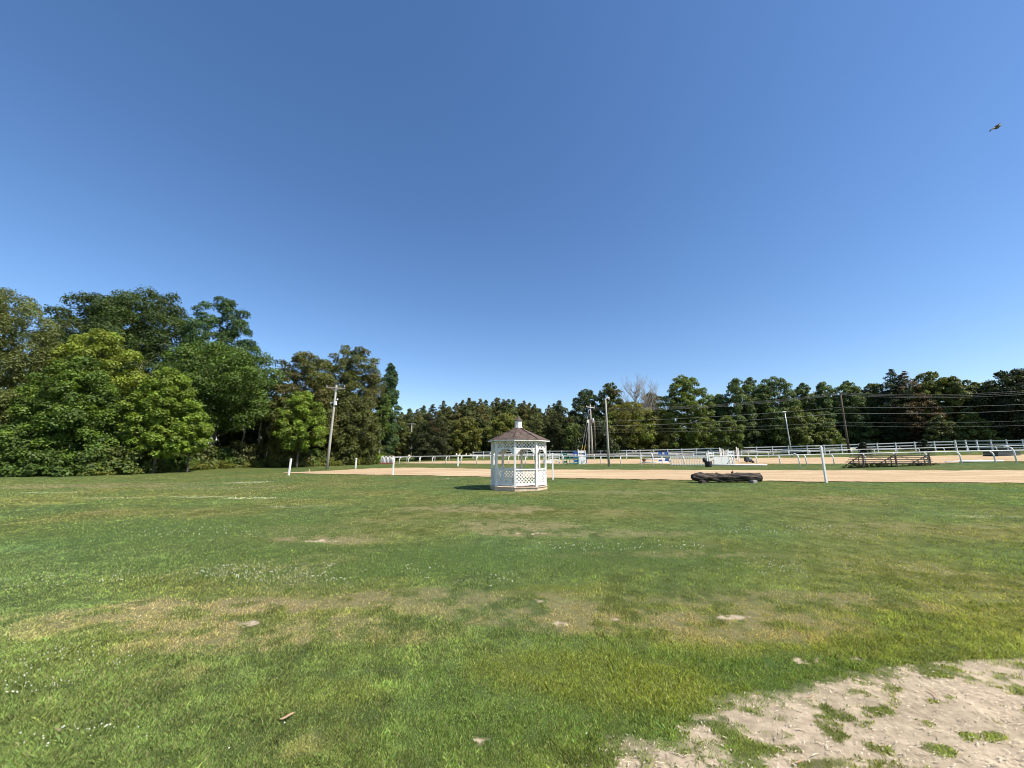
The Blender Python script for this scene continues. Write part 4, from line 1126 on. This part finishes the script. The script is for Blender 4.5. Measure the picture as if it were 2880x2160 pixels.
tree('sapling_tree', 1072, 64, 1105, 26, 'column', MD, 'thin leaning sapling by the left end of the rail', cb=.35, n=1300, leaf=.15, nc=26, rel=.4, bark='pale_bark', skew=.5)
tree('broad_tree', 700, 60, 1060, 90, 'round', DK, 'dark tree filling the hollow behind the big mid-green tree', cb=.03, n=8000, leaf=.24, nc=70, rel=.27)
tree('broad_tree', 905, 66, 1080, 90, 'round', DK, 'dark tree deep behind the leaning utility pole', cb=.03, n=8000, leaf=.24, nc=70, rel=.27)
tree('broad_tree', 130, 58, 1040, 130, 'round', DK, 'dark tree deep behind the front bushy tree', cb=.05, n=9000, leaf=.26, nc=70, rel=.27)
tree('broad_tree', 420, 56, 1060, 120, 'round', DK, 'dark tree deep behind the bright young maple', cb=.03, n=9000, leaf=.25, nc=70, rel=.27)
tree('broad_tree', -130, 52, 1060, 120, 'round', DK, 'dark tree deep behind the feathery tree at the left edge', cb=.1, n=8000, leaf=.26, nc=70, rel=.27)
tree('broad_tree', -230, 36, 950, 150, 'dome', MD, 'broad tree outside the left edge', cb=.15, n=10000, leaf=.17, nc=90, rel=.24) if False else None
# trunks one sees in the hollow
for u, Y, v, r, lab in ((668, 53, 1130, .10, 'bare grey trunk on the left in the dark hollow'), (716, 54, 1110, .13, 'bare grey trunk in the middle of the dark hollow'), (742, 52.5, 1150, .07, 'thin bare trunk on the right in the dark hollow'),
                        (75, 47, 1190, .16, 'pale trunk in the dark gap at the left edge')):
    p = gp(u, Y); H = W(u, v, Y).z - p.z; rr_ = random.Random(u)
    o = empty('dead_tree', p); tag(o, lab, 'tree')
    pts = [Vector((rr_.uniform(-.15, .15) * k, rr_.uniform(-.1, .1), H * k / 6 - .2)) for k in range(7)]
    MB().tube(pts, [r * (1.25 - .8 * k / 6) for k in range(7)], 8).build('trunk', M['pale_bark'], o, smooth=True)
    for k in range(3):
        q = pts[3 + k]; MB().tube([q, q + Vector((rr_.uniform(-1, 1), .2, rr_.uniform(.5, 1.2)))], [r * .4, r * .1], 5).build('branch', M['pale_bark'], o, smooth=True)

# --- bushes along the foot of the left wood
BU = 'leafy bush in the row along the foot of the left wood'
bu = [(150, 36.5, 1268, 60, MD), (215, 36.0, 1282, 48, MD), (290, 37.5, 1262, 60, (.05, .08, .02)), (360, 38.5, 1254, 70, (.055, .085, .022)), (415, 41, 1275, 45, GY), (455, 43, 1283, 40, LT),
      (505, 45, 1262, 48, MD), (565, 47.5, 1250, 52, (.055, .08, .025)), (620, 50, 1258, 48, MD), (668, 52, 1240, 42, (.05, .07, .025)), (728, 53.5, 1248, 44, (.07, .085, .03)), (776, 54, 1236, 40, (.055, .075, .025)),
      (838, 54, 1226, 46, (.075, .09, .035)), (885, 56, 1262, 34, MD), (930, 58, 1262, 40, OL), (985, 61, 1252, 44, (.06, .085, .02)), (1030, 62.5, 1245, 48, LT), (1068, 66, 1268, 34, MD)]
for i, (u, Y, v, hw, c) in enumerate(bu):
    tree('bush', u, Y, v, hw, 'bush', c, BU, 'bush', cb=.0, n=2600, leaf=.12 + Y * .0008, nc=34, rel=.34, group='bushes along the foot of the left wood', limbs=6, trunk_r=.035, crown='foliage')
for i, (u, Y, v, hw) in enumerate([(250, 36.3, 1313, 55), (345, 38, 1307, 60), (440, 41.5, 1302, 60), (530, 45, 1299, 60), (610, 48.5, 1295, 55), (690, 51.5, 1293, 55), (765, 52.5, 1290, 50), (845, 53.5, 1288, 45), (920, 56, 1288, 45), (1000, 59.5, 1285, 45)]):
    tree('weed_clump', u, Y, v, hw, 'bush', (.10, .125, .028), 'low yellowish weeds in front of the bushes of the left wood', 'weeds', cb=.0, n=1500, leaf=.10, nc=30, rel=.2, depth=.5, group='low weeds along the left wood', limbs=2, trunk_r=.015, crown='foliage', aspect=.3)

# --- distant wood behind everything (reads as one mass)
rngw = np.random.default_rng(5); cl = []
for k in range(1500):
    u = rngw.uniform(-700, 3500); Y = np.interp(u, [-700, 0, 800, 1100, 1700, 2300, 3500], [64, 74, 84, 122, 100, 84, 66]) + rngw.uniform(0, 8)
    p = gp(u, Y); hmax = 7.0 if 1050 < u < 1600 else 8.5
    cl.append((p.x, p.y, p.z + rngw.uniform(0.0, 1.0) ** 1.3 * hmax, rngw.uniform(1.1, 2.0)))
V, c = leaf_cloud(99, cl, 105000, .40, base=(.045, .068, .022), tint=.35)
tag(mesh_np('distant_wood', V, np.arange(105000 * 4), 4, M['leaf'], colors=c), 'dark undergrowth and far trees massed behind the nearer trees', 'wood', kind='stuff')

# --- pines in the distant centre row (four builds, copied)
PG = 'pines of the distant row behind the gazebo'; PL = 'pointed dark pine in the distant row behind the gazebo'
protos = []
for k in range(4):
    o = tree('pine_tree', 1150 + 20 * k, 112, 1150, 33, 'pine', [PN, (.048, .066, .027), (.060, .068, .026), (.046, .068, .028)][k], PL, 'pine', cb=.2, n=4200, leaf=.25, nc=70, rel=.34, aspect=.35, group=PG, seed=300 + k, limbs=10, flat=.6)
    protos.append((o, o.children))
rp = random.Random(12); first = [True] * 4
H0 = [W(1150, 1150, 112).z - tz(*gp(1150 + 20 * k, 112).xy) for k in range(4)]
row = [(1128, 1158), (1150, 1146), (1172, 1150), (1190, 1138), (1246, 1126), (1262, 1140), (1282, 1132), (1300, 1122), (1318, 1118), (1332, 1124), (1350, 1121), (1366, 1122), (1384, 1130), (1398, 1115),
       (1416, 1122), (1430, 1120), (1444, 1122), (1462, 1132), (1474, 1126), (1490, 1130), (1504, 1136), (1518, 1146), (1545, 1138), (1560, 1132)]
for i, (u, v) in enumerate(row):
    Y = 108 + rp.uniform(0, 14); k = i % 4; src = protos[k][0]
    x_ = W(u, v * .6 + 1290 * .4, Y).x; p = Vector((x_, Y, tz(x_, Y))); s = (W(u, v, Y).z - p.z) / H0[k]
    o = src if first[k] else copy_thing(src, p)
    first[k] = False; o.location = p; o.rotation_euler = (0, 0, rp.uniform(0, 6.28)); q = s * rp.uniform(.85, 1.15)
    o.scale = (q, q, s)
# --- centre, in front of the pines
tree('spruce_tree', 1216, 86, 1135, 66, 'cone', (.026, .036, .016), 'broad dark spruce left of the gazebo in front of the pine row', 'spruce', cb=.0, n=11000, leaf=.19, nc=110, rel=.24, aspect=.3, flat=.5, alt=(.055, .04, .022), alt_f=.08)
tree('round_tree', 1310, 92, 1172, 48, 'round', (.070, .085, .022), 'rounded olive-green tree left of the gazebo roof', cb=.12, n=7000, leaf=.2, nc=60, rel=.27)
tree('round_tree', 1425, 95, 1162, 58, 'round', (.075, .095, .022), 'rounded light green tree directly behind the gazebo roof', cb=.12, n=8000, leaf=.2, nc=65, rel=.27)
tree('round_tree', 1120, 88, 1172, 38, 'round', OL, 'olive tree just right of the slim blue-green tree', cb=.05, n=5000, leaf=.2, nc=50, rel=.3)
tree('spruce_tree', 1510, 92, 1165, 40, 'cone', PN, 'small dark conifer right of the gazebo roof', 'spruce', cb=.03, n=5000, leaf=.19, nc=70, rel=.28, aspect=.35, flat=.5)
tree('pine_tree', 1575, 86, 1124, 50, 'pine', (.034, .046, .018), 'dark pine between the gazebo and the pole cluster', 'pine', cb=.05, n=6500, leaf=.2, nc=75, rel=.3, aspect=.35)
tree('broad_tree', 1645, 88, 1094, 55, 'column', (.030, .050, .020), 'tall dark tree behind the pole cluster', cb=.05, n=8000, leaf=.2, nc=70, rel=.28)
tree('broad_tree', 1716, 86, 1076, 53, 'column', (.040, .060, .020), 'tall green tree behind the top of the grey light pole', cb=.05, n=8000, leaf=.2, nc=70, rel=.28, alt=(.07, .05, .02), alt_f=.1)
tree('broad_tree', 1680, 80, 1180, 84, 'bush', (.020, .032, .014), 'low dark tree behind the pole cluster', cb=.0, n=6000, leaf=.22, nc=60, rel=.27)
tree('broad_tree', 1612, 79, 1190, 31, 'column', (.055, .085, .025), 'lighter green narrow tree left of the guy wires', cb=.02, n=3600, leaf=.18, nc=45, rel=.4)
tree('young_tree', 1770, 80, 1130, 79, 'round', (.080, .095, .024), 'olive-green leafy tree right of the grey light pole', cb=.1, n=9000, leaf=.19, nc=80, rel=.24, alt=YG, alt_f=.15)
tree('young_tree', 1838, 79, 1160, 53, 'bush', (.085, .10, .024), 'low yellow-green tree at the foot of the grey-twigged tree', cb=.0, n=6000, leaf=.18, nc=60, rel=.28)
tree('broad_tree', 1838, 87, 1105, 55, 'column', (.045, .058, .024), 'vine covered tree behind the grey twigs', cb=.05, n=6000, leaf=.2, nc=60, rel=.28)
tree('columnar_tree', 1930, 77, 1055, 70, 'column', (.058, .092, .021), 'tall full columnar tree right of the grey-twigged tree', cb=.02, n=16000, leaf=.17, nc=120, rel=.23, alt=(.07, .10, .022), alt_f=.2)
tree('broad_tree', 2022, 84, 1108, 47, 'round', (0.0416, 0.0715, 0.0286), 'dark tree in the dip right of the columnar tree', cb=.05, n=6000, leaf=.2, nc=55, rel=.3)
tree('broad_tree', 2078, 79, 1066, 57, 'column', (0.0468, 0.078, 0.0299), 'dark tree with a forked top left of the thin light pole', cb=.06, n=9500, leaf=.18, nc=85, rel=.26)
tree('broad_tree', 2118, 82, 1062, 40, 'column', (0.0442, 0.0728, 0.0286), 'slim dark tree touching the fork topped tree', cb=.06, n=6500, leaf=.18, nc=65, rel=.33)
tree('broad_tree', 2182, 78, 1058, 66, 'column', (0.0494, 0.0832, 0.0312), 'tallest full dark tree above the thin light pole', cb=.04, n=11000, leaf=.18, nc=95, rel=.25)
tree('round_tree', 2048, 70, 1168, 40, 'round', (.055, .085, .024), 'small lighter tree between the columnar tree and the thin light pole', cb=.12, n=4500, leaf=.17, nc=45, rel=.3)
tree('broad_tree', 2268, 77, 1076, 40, 'column', (0.0442, 0.0728, 0.0286), 'narrow dark tree between the two poles', cb=.04, n=6500, leaf=.18, nc=65, rel=.33)
tree('broad_tree', 2322, 76, 1074, 47, 'column', (0.0442, 0.078, 0.0312), 'dark tree just left of the brown utility pole top', cb=.04, n=7500, leaf=.18, nc=70, rel=.3)
tree('broad_tree', 2395, 75, 1072, 59, 'round', (0.0468, 0.078, 0.0299), 'round topped dark tree behind the brown utility pole', cb=.04, n=9500, leaf=.18, nc=80, rel=.27)
tree('broad_tree', 2245, 68, 1140, 42, 'column', (.058, .085, .024), 'low light green tree right of the thin light pole', cb=.0, n=5000, leaf=.17, nc=50, rel=.32)
tree('broad_tree', 2310, 68.5, 1160, 47, 'bush', (.055, .082, .024), 'low leafy tree left of the foot of the brown utility pole', cb=.0, n=5000, leaf=.17, nc=50, rel=.3)
tree('broad_tree', 2465, 74, 1078, 47, 'dome', (.045, .066, .022), 'light topped tree leaning out left of the dark conifer', cb=.05, n=7500, leaf=.18, nc=65, rel=.3)
tree('spruce_tree', 2523, 70, 1034, 66, 'pine', (.020, .036, .018), 'tall dark conifer with a ragged top right of the brown utility pole', 'spruce', cb=.02, n=11000, leaf=.18, nc=110, rel=.28, aspect=.35, flat=.6)
tree('cedar_tree', 2560, 68.5, 1040, 61, 'pine', (.048, .040, .020), 'rusty brown conifer beside the tall dark conifer', 'cedar', cb=.02, n=9500, leaf=.17, nc=100, rel=.28, aspect=.3, flat=.6)
tree('broad_tree', 2632, 68, 1046, 61, 'dome', (.060, .085, .022), 'light green tree right of the rusty conifer', cb=.05, n=10000, leaf=.18, nc=85, rel=.26)
tree('broad_tree', 2690, 66, 1060, 52, 'dome', (.050, .072, .024), 'mid-green tree with drooping top between the rusty conifer and the right edge', cb=.04, n=8000, leaf=.18, nc=70, rel=.28)
tree('broad_tree', 2762, 66, 1076, 61, 'dome', (.056, .080, .024), 'tree in the skyline dip near the right edge', cb=.03, n=9000, leaf=.18, nc=80, rel=.27)
tree('broad_tree', 2885, 60, 1040, 100, 'dome', (.020, .032, .014), 'large almost black tree cut by the right edge', cb=.02, n=13000, leaf=.19, nc=95, rel=.24)
tree('broad_tree', 2740, 62, 1160, 47, 'bush', (.060, .085, .026), 'low green tree behind the close set fence at the right', cb=.0, n=5000, leaf=.16, nc=50, rel=.3)
tree('broad_tree', 2650, 64, 1170, 42, 'bush', (.05, .07, .024), 'low leafy tree under the light green tree near the right edge', cb=.0, n=4500, leaf=.16, nc=50, rel=.3)
tree('round_shrub', 2431, 59.5, 1244, 15, 'bush', (.016, .026, .014), 'small dark shrub before the board fence right of the brown pole', 'shrub', cb=.0, n=1500, leaf=.10, nc=26, rel=.36, limbs=5, trunk_r=.03, crown='foliage')
tree('round_shrub', 2600, 57.5, 1234, 16, 'bush', (.016, .026, .014), 'small dark shrub before the board fence above the right end of the bleacher', 'shrub', cb=.0, n=1500, leaf=.10, nc=26, rel=.36, limbs=5, trunk_r=.03, crown='foliage')
for u, lab in ((2410, 'left'), (2470, 'middle'), (2590, 'right')):
    tree('weed_clump', u, 34.9, 1301, 42, 'bush', (.050, .055, .024), 'dark weeds growing under the ' + lab + ' part of the bleacher', 'weeds', cb=.0, n=700, leaf=.05, nc=40, rel=.10, depth=.4, limbs=2, trunk_r=.012, crown='foliage', aspect=.3)

# --- second row, showing between the crowns of the first
for u, v in ((1185, 1178), (1265, 1182), (1368, 1186), (1482, 1180), (1545, 1172)):
    tree('rounded_tree', u, 101, v, 34, 'round', (.05, .066, .022), 'small rounded tree in the second row in front of the distant pines', 'tree', cb=.05, n=2800, leaf=.22, nc=34, rel=.32, group='small rounded trees before the distant pines')
for u, v in ((1860, 1150), (2000, 1130), (2140, 1105), (2225, 1118), (2295, 1112), (2358, 1112), (2432, 1106), (2590, 1085), (2720, 1096), (2820, 1098)):
    tree('dark_tree', u, 90 if u < 2400 else 80, v, 46, 'dome', (.044, .066, .023), 'dark tree in the second row, seen between the crowns of the right-hand trees', 'tree', cb=.03, n=3600, leaf=.24, nc=45, rel=.3, group='second row trees on the right')
# --- grey-twigged bare tree
def twig_tree(u, Y, vtop, hw, label, seed, group=None):
    x_ = W(u, vtop * .7 + 1290 * .3, Y).x; p = Vector((x_, Y, tz(x_, Y))); H = W(u, vtop, Y).z - p.z; w = hw * Y / F; r = random.Random(seed)
    o = empty('bare_tree', p); tag(o, label, 'tree')
    m, m2 = MB(), MB()
    m.tube([Vector((0, 0, -.3)), Vector((.1, 0, H * .3)), Vector((-.1, 0, H * .6)), Vector((.05, 0, H * .85))], [.2, .15, .1, .035], 7)
    for k in range(60):
        z = H * r.uniform(.25, .82); a = r.uniform(0, 6.28); l = w * r.uniform(.5, 1.0) * (1.15 - z / H * .5)
        b = Vector((math.cos(a) * l, math.sin(a) * l, min(H - z, l * r.uniform(1.0, 1.9))))
        s = Vector((0, 0, z)); e = s + b
        md = s + Vector((b.x * .6, b.y * .6, b.z * .4))
        m.tube([s, md, e], [.06, .04, .012], 5)
        for q in range(9):
            t = r.uniform(.35, 1); c = (s.lerp(md, t * 2) if t < .5 else md.lerp(e, t * 2 - 1))
            f = c + Vector((r.uniform(-.7, .7), r.uniform(-.7, .7), r.uniform(.4, 1.5)))
            m2.tube([c, f], [.016, .006], 3)
            for _ in range(2):
                g = c.lerp(f, r.uniform(.4, .9)); m2.tube([g, g + Vector((r.uniform(-.35, .35), r.uniform(-.35, .35), r.uniform(.2, .6)))], [.012, .005], 3)
    t = m.build('trunk', M['pale_bark'], o, smooth=True); m2.build('twig', M['pale_bark'], o)
    return o
twig_tree(1786, 84, 1064, 58, 'grey leafless tree with fine twigs above the skyline right of the grey light pole', 5)
twig_tree(1826, 85, 1084, 40, 'smaller grey leafless tree left of the columnar tree', 6)
print('leaves', LEAFN[0])
